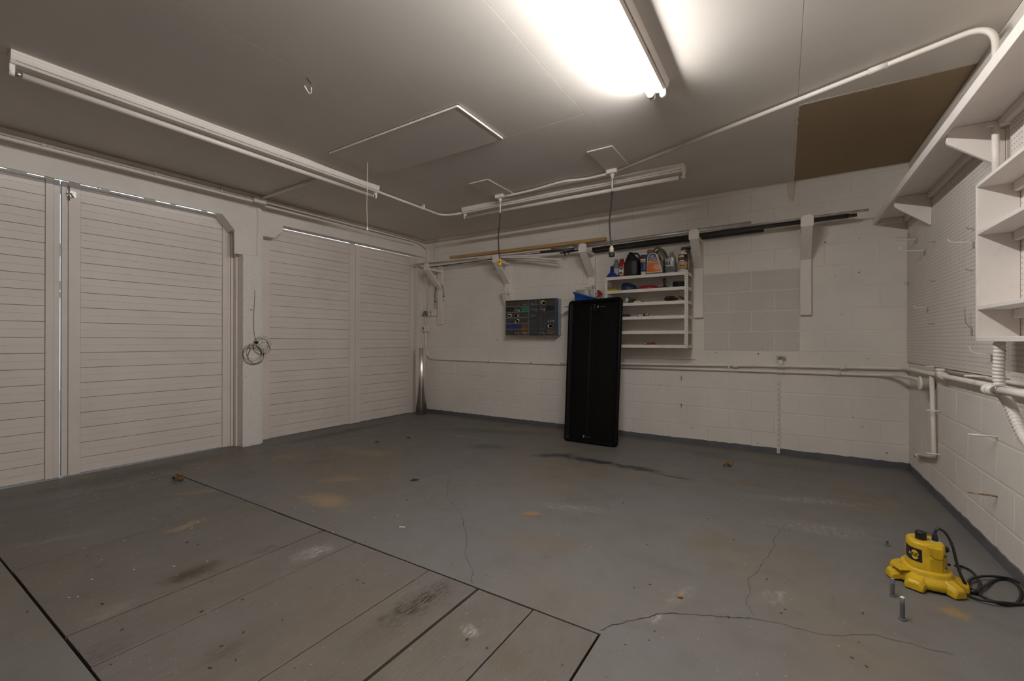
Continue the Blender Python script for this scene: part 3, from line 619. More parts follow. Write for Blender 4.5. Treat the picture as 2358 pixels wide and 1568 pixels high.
# ---- long stock lying on the brackets
def pole(name, label, cat, a, b_, y, r, mat, n=14, y2=None, hollow=True):
    p0 = ypt(*a, y); p1 = ypt(*b_, y2 or y); b = MB(); b.tube([p0, p1], r, n); o = b.build(name, mat)
    return tag(o, label, cat, 'stock stored on the wall brackets')
def strip(name, label, cat, a, b_, y, hw, hh, mat, y2=None, mid=None):
    p0 = ypt(*a, y); p1 = ypt(*b_, y2 or y); P = [p0, p1] if mid is None else smooth([p0, ypt(*mid, y), p1], 6); rings = []
    for p in P: rings.append([p+Vector((0, -hw, -hh)), p+Vector((0, hw, -hh)), p+Vector((0, hw, hh)), p+Vector((0, -hw, hh))])
    return tag(MB().loft(rings, False).build(name, mat, None, .0015, seg=1), label, cat, 'stock stored on the wall brackets')
m_pvc = plain('black_pipe', (.045, .043, .041), .36, bump=.05); m_conduit = plain('grey_tube', (.46, .44, .41), .32, .5)
strip('lumber', 'raw yellow pine two by two lying on the brackets', 'lumber', (1037, 593.5), (1396, 550), 4.99, .022, .020, m_lumber)
strip('trim_board', 'wide white board lying flat across the first two brackets', 'board', (955, 609), (1210, 583.5), 4.90, .075, .007, m_trim)
strip('trim_strip', 'white strip end poking up past the second bracket towards the pine', 'board', (1120, 591.5), (1268, 573.5), 4.83, .010, .006, m_trim)
strip('trim_strip', 'top one of three white strips fanning out past the second bracket', 'board', (1100, 593.5), (1285, 584.5), 4.86, .010, .008, m_trim)
strip('trim_strip', 'middle one of three white strips fanning out past the second bracket', 'board', (1100, 594.5), (1290, 598), 4.84, .010, .007, m_trim, mid=(1205, 592.5))
strip('trim_strip', 'lowest of three white strips fanning out, its end drooping by the wall', 'board', (1100, 595), (1287, 607), 4.98, .012, .009, m_trim, mid=(1200, 597))
pole('rod', 'thin dark rod running under the pine from the second bracket to the third', 'rod', (985, 616), (1335, 571), 4.93, .006, m_pvc)
pole('pipe_offcut', 'short dark grey pipe just left of the third bracket', 'pipe', (1245, 581), (1322, 574), 4.90, .016, m_pvc)
pole('chrome_rod', 'short shiny rod end just left of the third bracket', 'rod', (1268, 574), (1330, 567.5), 4.86, .009, m_metal)
pole('steel_tube', 'long pale steel tube lying on the third and fourth brackets', 'pipe', (1322, 570), (1730, 514), 4.82, .020, m_conduit)
pole('black_pipe', 'black pipe under the steel tube ending right of the fourth bracket', 'pipe', (1355, 581.5), (1759, 530.5), 5.045, .018, m_pvc)
pole('black_pipe', 'thick black pipe reaching from above the shelf past the last bracket', 'pipe', (1365, 574.5), (1955, 496), 4.965, .0235, m_pvc)
pole('black_pipe', 'short black pipe end poking out beyond the thick black pipe', 'pipe', (1952, 497.3), (1973, 494.5), 4.955, .0155, m_pvc)
pole('metal_rod', 'thin silver rod lying highest and ending farthest along the wall', 'rod', (1640, 529.5), (2001, 481), 4.86, .0042, m_metal)
pole('metal_rod', 'thin silver rod just under the topmost rod beyond the last bracket', 'rod', (1660, 529.5), (2000, 484.5), 4.885, .004, m_metal)
b = MB(); b.tube([ypt(1290, 583, 4.97), ypt(1333, 576, 4.97)], .010, 8); b.tube([ypt(1298, 578, 4.96), ypt(1302, 588, 4.96)], .011, 8); b.tube([ypt(1306, 576, 4.96), ypt(1310, 584, 4.96)], .008, 8)
tag(b.build('clamp', m_pvc), 'dark clamp-like tool hanging beside the third bracket', 'tool')

# ---- small-parts drawers
def drawer_cabinet(x0, x1, z0, z1, mat, label, conts, m_side, depth=.16):
    yf = YB-depth
    th = thing('drawer_cabinet', label, 'drawer cabinet', ((x0+x1)/2, YB, z0), 'small-parts drawer cabinets')
    t_ = .008; b = MB(); b.box(x0, yf, z0, x0+t_, YB-.001, z1).box(x1-t_, yf, z0, x1, YB-.001, z1).box(x0+t_, yf, z0, x1-t_, YB-.001, z0+t_).box(x0+t_, yf, z1-t_, x1-t_, YB-.001, z1).box(x0+t_, YB-.012, z0+t_, x1-t_, YB-.001, z1-t_)
    cw, rh = (x1-x0-2*t_)/3, (z1-z0-2*t_)/6
    for r in range(1, 6): b.box(x0+t_, yf+.001, z0+t_+r*rh-.005, x1-t_, YB-.012, z0+t_+r*rh+.004)
    b.build('case', mat, th)
    for r in range(6):
        for c_ in range(3):
            ax, bx = x0+t_+c_*cw+.002, x0+t_+(c_+1)*cw-.002; az, bz = z0+t_+r*rh+.0045, z0+t_+(r+1)*rh-.0055
            kind = conts.get((5-r, c_), 'clear'); m = {'clear': m_dclear, 'black': m_black, 'green': m_dgreen, 'blue': m_dblue, 'brown': m_dbrown}.get(kind.split('+')[0], m_dclear)
            d = MB(); d.box(ax, yf+.006, az, bx, yf+.009, bz).box(ax, yf+.009, az, ax+.0015, yf+.10, bz-.004).box(bx-.0015, yf+.009, az, bx, yf+.10, bz-.004).box(ax+.0015, yf+.009, az, bx-.0015, yf+.10, az+.0015)
            o = d.build('drawer', m, th)
            MB().box((ax+bx)/2-.012, yf-.001, bz-.010, (ax+bx)/2+.012, yf+.006, bz-.005).build('pull', m, o)
            if '+' in kind:
                pm = {'w': m_pwhite, 't': m_ptan, 's': m_metal}[kind.split('+')[1][0]]; rnd = random.Random(r*9+c_); d = MB(); big = kind.endswith('L')
                for i in range(3 if big else 9):
                    w_, h_ = (.022, .016) if big else (.005, .004); px_ = rnd.uniform(ax+.008+w_, bx-.008-w_); pz = rnd.uniform(az+h_+.002, (az+bz)/2+(.006 if big else -.004))
                    T = Matrix.Translation((px_, yf+.0045, pz)) @ Matrix.Rotation(rnd.uniform(-.5, .5), 4, 'Y'); d.box(-w_, -.001, -h_, w_, .0012, h_, T)
                stuff(d.build('contents', pm, o))
    return th
m_dclear = plain('smoky_drawer', (.050, .045, .036), .35, var=.35, scale=40); m_dgreen = plain('green_drawer', (.02, .16, .06), .35); m_dblue = plain('blue_drawer', (.012, .028, .16), .35); m_dbrown = plain('amber_drawer', (.12, .065, .02), .4, var=.4, scale=50)
m_pwhite = plain('pale_bits', (.62, .56, .47), .5); m_ptan = plain('tan_bits', (.36, .26, .15), .5)
m_cabgreen = plain('grey_green_case', (.17, .17, .14), .5); m_cabblue = plain('blue_case', (.028, .075, .15), .45)
drawer_cabinet(-3.214, -2.842, 1.212, 1.686, m_cabgreen, 'grey green wall cabinet of eighteen small clear drawers', {(0, 2): 'clear+s', (1, 0): 'black', (1, 1): 'clear+w', (1, 2): 'green', (2, 0): 'clear+wL', (2, 1): 'clear+wL', (3, 1): 'clear+wL', (4, 0): 'blue', (4, 1): 'blue', (4, 2): 'brown', (5, 1): 'clear+t', (5, 2): 'brown+w'}, None)
th = drawer_cabinet(-2.840, -2.456, 1.210, 1.684, m_cabblue, 'blue wall cabinet of eighteen small clear drawers', {(0, 0): 'clear+s', (0, 1): 'brown+wL', (1, 0): 'clear+t', (1, 1): 'clear+w', (1, 2): 'black', (2, 0): 'clear+s', (3, 2): 'clear+w', (4, 2): 'clear+wL', (5, 2): 'brown+t', (5, 1): 'clear+s'}, None)
MB().box(-2.4555, YB-.075, 1.212, -2.450, YB-.001, 1.682).build('side_sheet', plain('grey_sheet', (.42, .41, .40), .5), th)

# ---- metal shelf
SX0, SX1, SYF, SYB = -1.752, -.847, YB-.300, YB-.012
SZ = [1.872, 1.716, 1.568, 1.412, 1.250, 1.097]
th = thing('metal_shelf', 'white slotted-angle metal shelf unit with six shelves on the back wall', 'shelf unit', ((SX0+SX1)/2, (SYF+SYB)/2, 1.06))
m_under = m_steel_paint
for z in SZ:
    b = MB(); x0, x1 = SX0+.003, SX1-.003; b.box(x0, SYF+.003, z-.003, x1, SYB-.003, z).box(x0, SYF+.002, z-.034, x1, SYF+.005, z-.003).box(x0, SYB-.005, z-.034, x1, SYB-.002, z-.003).box(x0, SYF+.005, z-.034, x0+.003, SYB-.005, z-.003).box(x1-.003, SYF+.005, z-.034, x1, SYB-.005, z-.003)
    b.build('shelf', m_steel_paint, th)
for x, sx_ in ((SX0, 1), (SX1, -1)):
    for y, sy_ in ((SYF, 1), (SYB, -1)):
        b = MB(); b.box(x, y, 1.062, x+sx_*.032, y+sy_*.002, 1.880); b.box(x, y+sy_*.002, 1.062, x+sx_*.002, y+sy_*.034, 1.880)
        o = b.build('post', m_steel_paint, th)
        hb = MB(); z = 1.08
        while z < 1.875:
            if y == SYF: hb.lathe((x+sx_*.016, y+.0002, z), [(.0045, 0), (.0045, .0006)], 8, axis=(0, -1, 0))
            if x == SX1: hb.lathe((x-.0002, y+sy_*.018, z), [(.0045, 0), (.0045, .0006)], 8, axis=(1, 0, 0))
            z += .0254
        if hb.v: stuff(hb.build('hole', m_hole, o))
tag(MB().box(-1.80, YB-.019, .935, -.815, YB-.001, 1.055).build('ledger_board', m_trim, None, .002), 'white board on the wall under the metal shelf', 'board')
# ---- things on the shelf
def sx(px, y=4.95): return ypt(px, 620, y).x
def sell(hw, hd, z, cx, cy, n=20, p=3.2):
    r = []
    for j in range(n):
        a = 2*PI*j/n; c_, s_ = math.cos(a), math.sin(a); r.append(Vector((cx+hw*math.copysign(abs(c_)**(2/p), c_), cy+hd*math.copysign(abs(s_)**(2/p), s_), z)))
    return r
def bottle(cx, cy, z0, prof, mat, name, parent, p=3.2): return MB().loft([sell(hw, hd, z0+z, cx+dx, cy, 20, p) for hw, hd, z, dx in prof]).build(name, mat, parent)
def stripes(parent, name, rects, y, mats):
    for (x0, z0, x1, z1), m in zip(rects, mats): MB().box(x0, y, z0, x1, y+.0015, z1).build(name, m, parent)
Z1 = SZ[0]
m_pal = lambda n, c: plain(n, c, .4, var=.05)
mb_blue, mb_navy, mb_red, mb_orange, mb_white, mb_grey, mb_gold = m_pal('blue_plastic', (.008, .035, .24)), m_pal('navy_print', (.02, .03, .12)), m_pal('red_plastic', (.30, .008, .012)), m_pal('orange_print', (.62, .15, .012)), m_pal('white_plastic', (.62, .58, .53)), m_pal('grey_bottle', (.20, .19, .175)), m_pal('gold_print', (.55, .33, .03))
x = sx(1409.5, 4.92); th = thing('funnel', 'blue funnel standing upside down at the left end of the top shelf', 'funnel', (x, 4.92, Z1), 'bottles and tools on the top shelf')
MB().lathe((x, 4.92, Z1+.001), [(.080, 0), (.082, .004), (.078, .016), (.032, .064), (.025, .068), (.018, .142), (.016, .142), (.022, .066), (.074, .012), (.078, 0)], 24).build('cone', mb_blue, th)
def simple_bottle(px, y, hw, hd, h, mat, label, neck=.35, cap=None, capm=None):
    x = sx(px, y); th = thing('bottle', label, 'bottle', (x, y, Z1), 'bottles and tools on the top shelf')
    bottle(x, y, Z1+.001, [(hw*.94, hd*.94, 0, 0), (hw, hd, .008, 0), (hw, hd, h*.68, 0), (hw*.9, hd*.9, h*.76, 0), (hw*neck, hd*neck+.003, h*.88, 0), (hw*neck, hd*neck+.003, h*.90, 0)], mat, 'body', th)
    MB().lathe((x, y, Z1+h*.90), [(hw*neck*1.12, 0), (hw*neck*1.12, h*.10), (hw*neck*.9, h*.115)], 14).build('cap', capm or mat, th)
    return th, x
th, x = simple_bottle(1419, 5.035, .036, .024, .235, mb_grey, 'clear grey bottle standing behind the blue funnel', .5, capm=m_metal)
MB().box(x-.03, 5.0095, Z1+.05, x+.032, 5.0105, Z1+.13).build('label', mb_white, th)
simple_bottle(1428.5, 5.055, .022, .02, .235, mb_grey, 'small dark bottle half hidden behind the red bottle', .5)
th, x = simple_bottle(1432.5, 4.93, .037, .024, .215, mb_red, 'red bottle with an oval white label on the top shelf', .48)
MB().lathe((x-.004, 4.9052, Z1+.075), [(.030, 0), (.030, .0015), (.027, .002)], 22, sx=.95, sy=1.75, axis=(0, -1, 0)).build('label', mb_white, th)
for dz, dx in ((.03, .002), (-.022, -.004)): MB().lathe((x-.004+dx, 4.9032, Z1+.075+dz), [(.015, 0), (.015, .0012)], 14, sx=1.1, sy=1.0, axis=(0, -1, 0)).build('emblem', m_pal('dark_green_print', (.03, .07, .06)), th)
# black gallon jug
y = 4.94; x0, x1 = sx(1440.5, y), sx(1474, y); cx = (x0+x1)/2; hw = (x1-x0)/2
th = thing('jug', 'big black plastic jug with white cap and handle on the top shelf', 'jug', (cx, y, Z1), 'bottles and tools on the top shelf')
b = MB(); b.loft([sell(hw*a, .072*a2, Z1+.001+z, cx+dx, y, 24, 3.6) for a, a2, z, dx in [(.95, .95, 0, 0), (1, 1, .01, 0), (1, 1, .165, 0), (.97, .95, .180, 0), (.74, .8, .215, -.006), (.46, .5, .252, -.018), (.26, .3, .270, -.022), (.22, .26, .285, -.022)]]); b.build('body', m_black, th)
MB().tube(smooth([(cx+.005, y, Z1+.268), (cx+.045, y, Z1+.265), (cx+hw-.012, y, Z1+.235), (cx+hw-.008, y, Z1+.175)], 6), .011, 10).build('handle', m_black, th)
MB().lathe((cx-.022, y, Z1+.284), [(.024, 0), (.024, .012), (.020, .016)], 16).build('cap', mb_white, th)
MB().box(cx+.014, y-.0735, Z1+.03, cx+.062, y-.0715, Z1+.165).build('label', m_pal('grey_print', (.05, .05, .055)), th)
# squeeze tube on its cap
y = 4.846; x0, x1 = sx(1474.5, y), sx(1490, y); cx = (x0+x1)/2; hw = (x1-x0)/2; z0 = Z1-.002
th = thing('squeeze_tube', 'dark blue squeeze tube standing on its white cap between two jugs', 'tube', (cx, y, Z1), 'bottles and tools on the top shelf')
b = MB(); b.loft([sell(hw*a, d_, Z1+z, cx, y, 18, 2.6) for a, d_, z in [(.72, .024, .036), (.80, .026, .045), (.9, .02, .14), (1.0, .006, .222), (1.0, .003, .226)]]); b.build('body', mb_navy, th)
MB().box(cx-hw, y-.0032, Z1+.222, cx+hw, y+.0032, Z1+.240).build('seam', mb_white, th)
MB().lathe((cx-.003, y, Z1+.001), [(.026, 0), (.027, .034), (.022, .036)], 16).build('cap', mb_white, th)
stripes(th, 'print', [(cx-.02, Z1+.190, cx+.016, Z1+.198), (cx-.028, Z1+.160, cx+.026, Z1+.174), (cx-.028, Z1+.140, cx+.027, Z1+.155), (cx-.024, Z1+.048, cx+.026, Z1+.066)], y-.022, [mb_red, mb_white, mb_gold, m_pal('cyan_print', (.02, .20, .42))])
# two orange-labelled jugs, one behind the other
def jug2(dx, y, label, full):
    o_ = Vector((dx, 0, 0))
    P = lambda px, py: ypt(px, py, y)+o_
    base = P(1487.8, 630).x; rgt = P(1529, 627).x; zt = Z1+.275; cx = (base+rgt)/2
    th = thing('jug', label, 'jug', (cx, y, Z1), 'bottles and tools on the top shelf')
    m = m_pal('tan_jug', (.115, .095, .065))
    w = rgt-base
    poly = [(base, Z1+.001), (rgt, Z1+.001), (rgt+.002, Z1+.10), (rgt-.004, Z1+.15), (base+w*.68, Z1+.165), (base+w*.62, Z1+.215), (base+w*.55, Z1+.245), (base+w*.40, Z1+.252), (base+w*.36, Z1+.268), (base+w*.10, Z1+.268), (base+w*.06, Z1+.22), (base+.002, Z1+.12)]
    MB().prism(poly, lambda a, z: (a, y-.052, z), lambda a, z: (a, y+.052, z)).build('body', m, th, .010)
    MB().tube(smooth([(base+w*.36, y, Z1+.262), (base+w*.55, y, Z1+.298), (base+w*.74, y, Z1+.298), (base+w*.93, y, Z1+.245), (base+w*1.0, y, Z1+.19), (base+w*.97, y, Z1+.14)], 6), .0115, 10).build('handle', m, th)
    MB().lathe((base+w*.22, y, Z1+.267), [(.027, 0), (.027, .020), (.023, .024)], 16).build('cap', mb_orange, th)
    if full:
        yy = y-.0535
        F = lambda m_, pl, nm, o=0: MB().prism([(base+w*a, Z1+z) for a, z in pl], lambda a, z: (a, yy-o, z), lambda a, z: (a, yy-o+.0015, z)).build(nm, m_, th)
        F(mb_white, [(.07, .022), (.97, .022), (.72, .215), (.55, .238), (.28, .235), (.15, .205)], 'label')
        F(mb_orange, [(.11, .028), (.90, .032), (.73, .150), (.16, .146)], 'label_panel', .001)
        F(mb_navy, [(.17, .152), (.715, .155), (.60, .222), (.52, .230), (.30, .228), (.22, .205)], 'label_panel', .001)
        for a, e, z, h in [(.30, .52, .198, .012), (.26, .62, .183, .006), (.24, .64, .171, .005), (.23, .66, .160, .005), (.50, .78, .092, .012), (.48, .84, .070, .012), (.22, .68, .130, .006), (.60, .86, .052, .008)]:
            F(m_pal('pale_print', (.55, .50, .45)) if 'pp' not in globals() else pp, [(a, z), (e, z+.002), (e, z+h+.002), (a, z+h)], 'print', .002)
    return th
pp = m_pal('pale_print', (.55, .50, .45))
jug2(0, 4.925, 'tan jug with orange and blue label and orange cap on the top shelf', True)
jug2(.035, 5.045, 'second tan jug standing just behind the orange labelled one', False)
# grey oil bottle
y = 4.91; x0, x1 = sx(1533, y), sx(1556, y); cx = (x0+x1)/2; hw = (x1-x0)/2
th = thing('oil_bottle', 'silver grey motor oil bottle with a big figure one on its label', 'bottle', (cx, y, Z1), 'bottles and tools on the top shelf')
m_oil = plain('silver_bottle', (.30, .29, .27), .35, .35, var=.06)
bottle(cx, y, Z1+.001, [(hw*.95, .030, 0, 0), (hw, .033, .006, 0), (hw, .033, .135, 0), (hw*.92, .032, .165, .004), (hw*.70, .028, .190, .009), (hw*.42, .020, .200, .010), (hw*.40, .018, .205, .010)], m_oil, 'body', th)
MB().lathe((cx+.010, y, Z1+.204), [(.021, 0), (.021, .026), (.018, .029)], 16).build('cap', m_oil, th)
MB().box(cx-hw*.86, y-.0352, Z1+.082, cx+hw*.16, y-.0336, Z1+.155).build('label', mb_white, th)
MB().box(cx-hw*.76, y-.0362, Z1+.090, cx+hw*.06, y-.0350, Z1+.130).build('label_panel', m_black, th)
MB().box(cx-hw*.86, y-.0352, Z1+.020, cx+hw*.80, y-.0336, Z1+.072).build('label_panel', m_pal('dark_grey_print', (.07, .07, .068)), th)
def flat_text(txt, size, cx, cz, y, mat, parent, name='lettering', fs=(1, 1)):
    vs, fs_ = text_geo(txt, size, fs); b = MB(); b.add([(cx+u, y, cz+v) for u, v in vs], fs_); return b.build(name, mat, parent)
flat_text('1', .052, cx-hw*.35, Z1+.110, y-.0368, mb_white, th)
flat_text('Mobil', .020, cx-hw*.35, Z1+.1425, y-.0358, mb_navy, th)
MB().tube(smooth([(cx+hw*.25, y-.034, Z1+.15), (cx+hw*.55, y-.034, Z1+.11), (cx+hw*.82, y-.033, Z1+.06), (cx+hw*.85, y-.033, Z1+.02)], 5), .004, 6).build('rib', m_oil, th)
# aerosol-like spray bottle and the black trigger behind it
y = 4.88; x0, x1 = sx(1562, y), sx(1582, y); cx = (x0+x1)/2; hw = (x1-x0)/2
th = thing('spray_bottle', 'white bottle with black, red and yellow label at the right end of the top shelf', 'bottle', (cx, y, Z1), 'bottles and tools on the top shelf')
b = MB(); b.lathe((cx, y, Z1+.001), [(hw*.95, 0), (hw, .006), (hw, .185), (hw*.96, .196), (hw*.45, .225), (hw*.42, .232)], 24); b.build('body', mb_white, th)
for z0, z1, m in [(.030, .048, mb_grey), (.050, .085, mb_gold), (.086, .108, m_pal('silver_print', (.4, .38, .36))), (.109, .128, mb_red), (.129, .188, m_black)]:
    MB().lathe((cx, y, Z1+z0), [(hw+.0004, 0), (hw+.001, .001), (hw+.001, z1-z0-.001), (hw+.0004, z1-z0)], 24).build('label_band', m, th)
for z0, z1, a, e, m in [(.158, .176, -.9, .1, mb_white), (.14, .150, -.8, -.1, mb_gold), (.112, .124, -.7, .5, mb_white), (.06, .074, -.5, .6, mb_red), (.150, .182, .1, .5, mb_gold)]:
    b = MB(); vs = []
    for i in range(7):
        an = -PI/2+(a+(e-a)*i/6)*.95; vs += [(cx+(hw+.0022)*math.cos(an), y+(hw+.0022)*math.sin(an), Z1+z) for z in (z0, z1)]
    b.add(vs, [(2*i, 2*i+2, 2*i+3, 2*i+1) for i in range(6)]); b.build('print', m, th)
MB().lathe((cx, y, Z1+.232), [(.019, 0), (.019, .016), (.012, .02)], 14).build('cap', mb_red, th)
y = 4.97; cx = sx(1586, y)
th = thing('trigger_sprayer', 'black trigger spray bottle standing behind the labelled spray bottle', 'bottle', (cx, y, Z1), 'bottles and tools on the top shelf')
b = MB(); b.lathe((cx-.004, y, Z1+.001), [(.030, 0), (.032, .006), (.032, .15), (.014, .20), (.012, .235)], 18); b.build('body', plain('amber_grey', (.16, .13, .10), .35), th)
b = MB(); T = Matrix.Translation((cx-.02, y, Z1+.25)); b.box(-.055, -.014, .012, .045, .014, .038, T).box(-.012, -.012, -.02, .02, .012, .012, T).box(.022, -.008, -.07, .034, .008, .014, T); b.build('trigger_head', m_black, th, .006)
# second shelf
Z2 = SZ[1]
def on2(px, y=4.93): return sx(px, y)
y = 4.87; x0, x1 = on2(1400, y), on2(1423, y)
th = thing('scrub_brush', 'yellow bristled scrub brush on the second shelf', 'brush', ((x0+x1)/2, y, Z2), 'things on the second shelf')
MB().box(x0, y-.025, Z2+.026, x1, y+.025, Z2+.040).build('back', m_pal('olive_wood', (.16, .13, .06)), th, .004)
b = MB()
for i in range(14):
    for j in range(4): b.lathe((x0+.006+i*(x1-x0-.012)/13, y-.018+j*.012, Z2+.001), [(.0042, 0), (.003, .026)], 6)
stuff(b.build('bristles', m_pal('yellow_bristle', (.55, .36, .02)), th))
y = 4.94; cx = on2(1448, y)
th = thing('cap', 'crumpled navy blue cap lying on the second shelf', 'cap', (cx, y, Z2), 'things on the second shelf')
b = MB(); rings = []
for z, a, dx in [(.001, 1.0, 0), (.02, 1.04, 0), (.05, .98, -.004), (.075, .72, -.012), (.092, .40, -.02), (.098, .12, -.028)]:
    rings.append([Vector((cx+dx+.088*a*math.cos(t_)*(1+.06*math.sin(3*t_+z*40)), y+.075*a*math.sin(t_)*(1+.05*math.cos(4*t_)), Z2+z+(-.010*a*math.cos(t_) if z > .06 else 0))) for t_ in [2*PI*j/24 for j in range(24)]])
b.loft(rings); b.build('crown', m_pal('navy_cloth', (.012, .020, .075)), th)
MB().loft([[Vector((cx-.085+.03*math.cos(t_)-.012, y-.02+.055*math.sin(t_), Z2+z)) for t_ in [2*PI*j/18 for j in range(18)]] for z in (.001, .012)]).build('peak', m_pal('black_cloth', (.012, .012, .014)), th)
y = 4.93; cx = on2(1493, y); tag(MB().lathe((cx, y, Z2+.001), [(.118, 0), (.125, .006), (.120, .022), (.085, .036), (.03, .044), (.0, .045)], 30, sy=.82).build('flying_disc', mb_red), 'dark red dished disc lying on the second shelf', 'disc', 'things on the second shelf')
y = 4.93; cx = on2(1530, y)
th = thing('plunger', 'small black plunger standing on the second shelf', 'plunger', (cx, y, Z2), 'things on the second shelf')
MB().lathe((cx, y, Z2+.001), [(.058, 0), (.060, .006), (.050, .016), (.02, .024), (.012, .03)], 22).build('cup', m_rubber, th)
MB().lathe((cx, y, Z2+.030), [(.010, 0), (.012, .02), (.017, .05), (.017, .075), (.012, .083), (.0, .085)], 14).build('handle', m_rubber, th)
y = 4.93; cx = on2(1567, y); th = thing('round_tin', 'low round black tin at the right end of the second shelf', 'tin', (cx, y, Z2), 'things on the second shelf')
MB().lathe((cx, y, Z2+.001), [(.077, 0), (.079, .003), (.079, .044), (.081, .046), (.081, .058), (.077, .061)], 28).build('body', m_black, th); MB().lathe((cx, y, Z2+.0622), [(.074, 0), (.074, .002)], 28).build('lid', m_rubber, th)
# third shelf
Z3 = SZ[2]
y = 4.90; p0 = Vector((on2(1444, y), y-.02, Z3+.037)); p1 = Vector((on2(1462, 4.99), 4.99, Z3+.030))
th = thing('flashlight', 'torch with pale round end lying on the third shelf beside the black tray', 'flashlight', (p0+p1)/2, 'things on the third shelf')
ax = (p1-p0).normalized(); b = MB(); b.tube([p0, p0+ax*.05, p0+ax*.06, p1], .03, 18, rad=[.032, .032, .026, .024]); b.build('barrel', plain('dark_grey_plastic', (.06, .058, .055), .45), th)
MB().lathe(p0-ax*.0005, [(.030, 0), (.028, .004), (0, .006)], 18, axis=-ax).build('lens', mb_white, th)
y = 4.88; x0 = on2(1459.5, y); z = Z3+.014; th = thing('glue_bottle', 'small white nozzle bottle lying on the third shelf', 'bottle', (x0, y, Z3), 'things on the third shelf')
b = MB(); b.tube([(x0, y, z), (x0+.02, y, z), (x0+.026, y, z+.001), (x0+.055, y, z+.002), (x0+.06, y, z), (x0+.085, y, z-.004)], .012, 12, rad=[.011, .013, .011, .014, .011, .007]); b.build('body', m_pal('milky_plastic', (.50, .49, .42)), th)
MB().tube([(x0+.085, y, z-.004), (x0+.108, y, z-.008)], .005, 8, rad=[.006, .003]).build('tip', mb_red, th)
y = 4.93; x0, x1 = on2(1529, y), on2(1561, y); rnd = random.Random(4); P = []
for i in range(34):
    a = i*1.15; P.append((x0+(x1-x0)*(.5+.46*math.cos(a)*rnd.uniform(.5, 1)), y+.06*math.sin(a*1.3)*rnd.uniform(.6, 1), Z3+.012+rnd.uniform(0, .06)*(1-abs(math.cos(a))*.5)))
th = thing('cable_tangle', 'tangled heap of dark red and black cable on the third shelf', 'cable', ((x0+x1)/2, y, Z3), 'things on the third shelf')
MB().tube(smooth(P[:20], 6), .006, 8).build('black_cable', m_rubber, th); MB().tube(smooth(P[14:]+P[:4], 6), .0055, 8).build('red_cable', m_pal('dark_red_cable', (.11, .01, .012)), th)
y = 4.89; cx = on2(1571, y); th = thing('hand_tool', 'dark tool with a small shiny tip at the right end of the third shelf', 'tool', (cx, y, Z3), 'things on the third shelf')
T = Matrix.Translation((cx, y, Z3+.034)) @ Matrix.Rotation(.5, 4, 'Y'); b = MB(); b.box(-.035, -.015, -.014, .035, .015, .012, T); b.build('body', m_rubber, th, .004)
MB().tube([T @ Vector((-.03, 0, .005)), T @ Vector((-.045, 0, .045))], .005, 8).build('rod', m_metal, th); MB().lathe(T @ Vector((-.045, 0, .043)), [(.004, 0), (.009, .005), (.006, .012), (0, .014)], 12).build('tip', m_chrome, th)
# fourth shelf
Z4 = SZ[3]
y = 4.90; x0, x1 = on2(1430, y), on2(1450, y); th = thing('small_box', 'low dark box on the fourth shelf beside the black tray', 'box', ((x0+x1)/2, y, Z4), 'things on the fourth shelf')
MB().box(x0, y-.03, Z4+.001, x1, y+.03, Z4+.032).build('box', plain('dark_brown', (.03, .02, .016), .6), th, .003); MB().tube([(x0+.045, y, Z4+.032), (x0+.046, y, Z4+.058)], .004, 8, rad=[.004, .002]).build('spike', m_metal, th)
y = 4.89; x0, x1 = on2(1467, y), on2(1486, y); th = thing('small_carton', 'little black and white printed carton on the fourth shelf', 'box', ((x0+x1)/2, y, Z4), 'things on the fourth shelf')
MB().box(x0, y-.02, Z4+.001, x1, y+.02, Z4+.030).build('carton', m_black, th, .002)
for a, e in ((.06, .14), (.24, .56), (.62, .76)): MB().box(x0+(x1-x0)*a, y-.0212, Z4+.006, x0+(x1-x0)*e, y-.020, Z4+.025).build('print', mb_white, th)
x0 = on2(1487, y); tag(MB().box(x0, y-.02, Z4+.010, x0+.035, y+.02, Z4+.034).box(x0+.002, y-.018, Z4+.001, x0+.033, y+.018, Z4+.010).build('switch_part', plain('grey_part', (.22, .21, .2), .5), None, .002), 'small grey block right of the printed carton on the fourth shelf', 'box', 'things on the fourth shelf')
# bottom shelf
Z6 = SZ[5]
y = 4.88; x0, x1 = on2(1478, y), on2(1512, y); th = thing('pliers', 'red handled pliers lying on the bottom shelf', 'pliers', ((x0+x1)/2, y, Z6), 'things on the bottom shelf')
MB().tube(smooth([(x0+.05, y, Z6+.012), (x0+.10, y-.012, Z6+.016), (x1, y-.02, Z6+.010)], 5), .006, 8).build('handle', m_pal('faded_red', (.20, .035, .02)), th); MB().tube(smooth([(x0+.05, y, Z6+.012), (x0+.10, y+.014, Z6+.022), (x1-.02, y+.02, Z6+.030)], 5), .006, 8).build('handle', m_pal('faded_red_b', (.20, .035, .02)), th)
MB().tube([(x0, y, Z6+.008), (x0+.03, y, Z6+.011), (x0+.055, y, Z6+.012)], .006, 8, rad=[.003, .008, .010]).build('jaw', m_metal, th)
x2 = on2(1462, 4.86); tag(MB().box(x2, 4.90, Z6+.001, on2(1575, 4.90), 4.97, Z6+.009).build('wood_slat', plain('tan_wood', (.30, .23, .14), .6), None, .001), 'thin tan wooden slat lying along the bottom shelf', 'board', 'things on the bottom shelf')

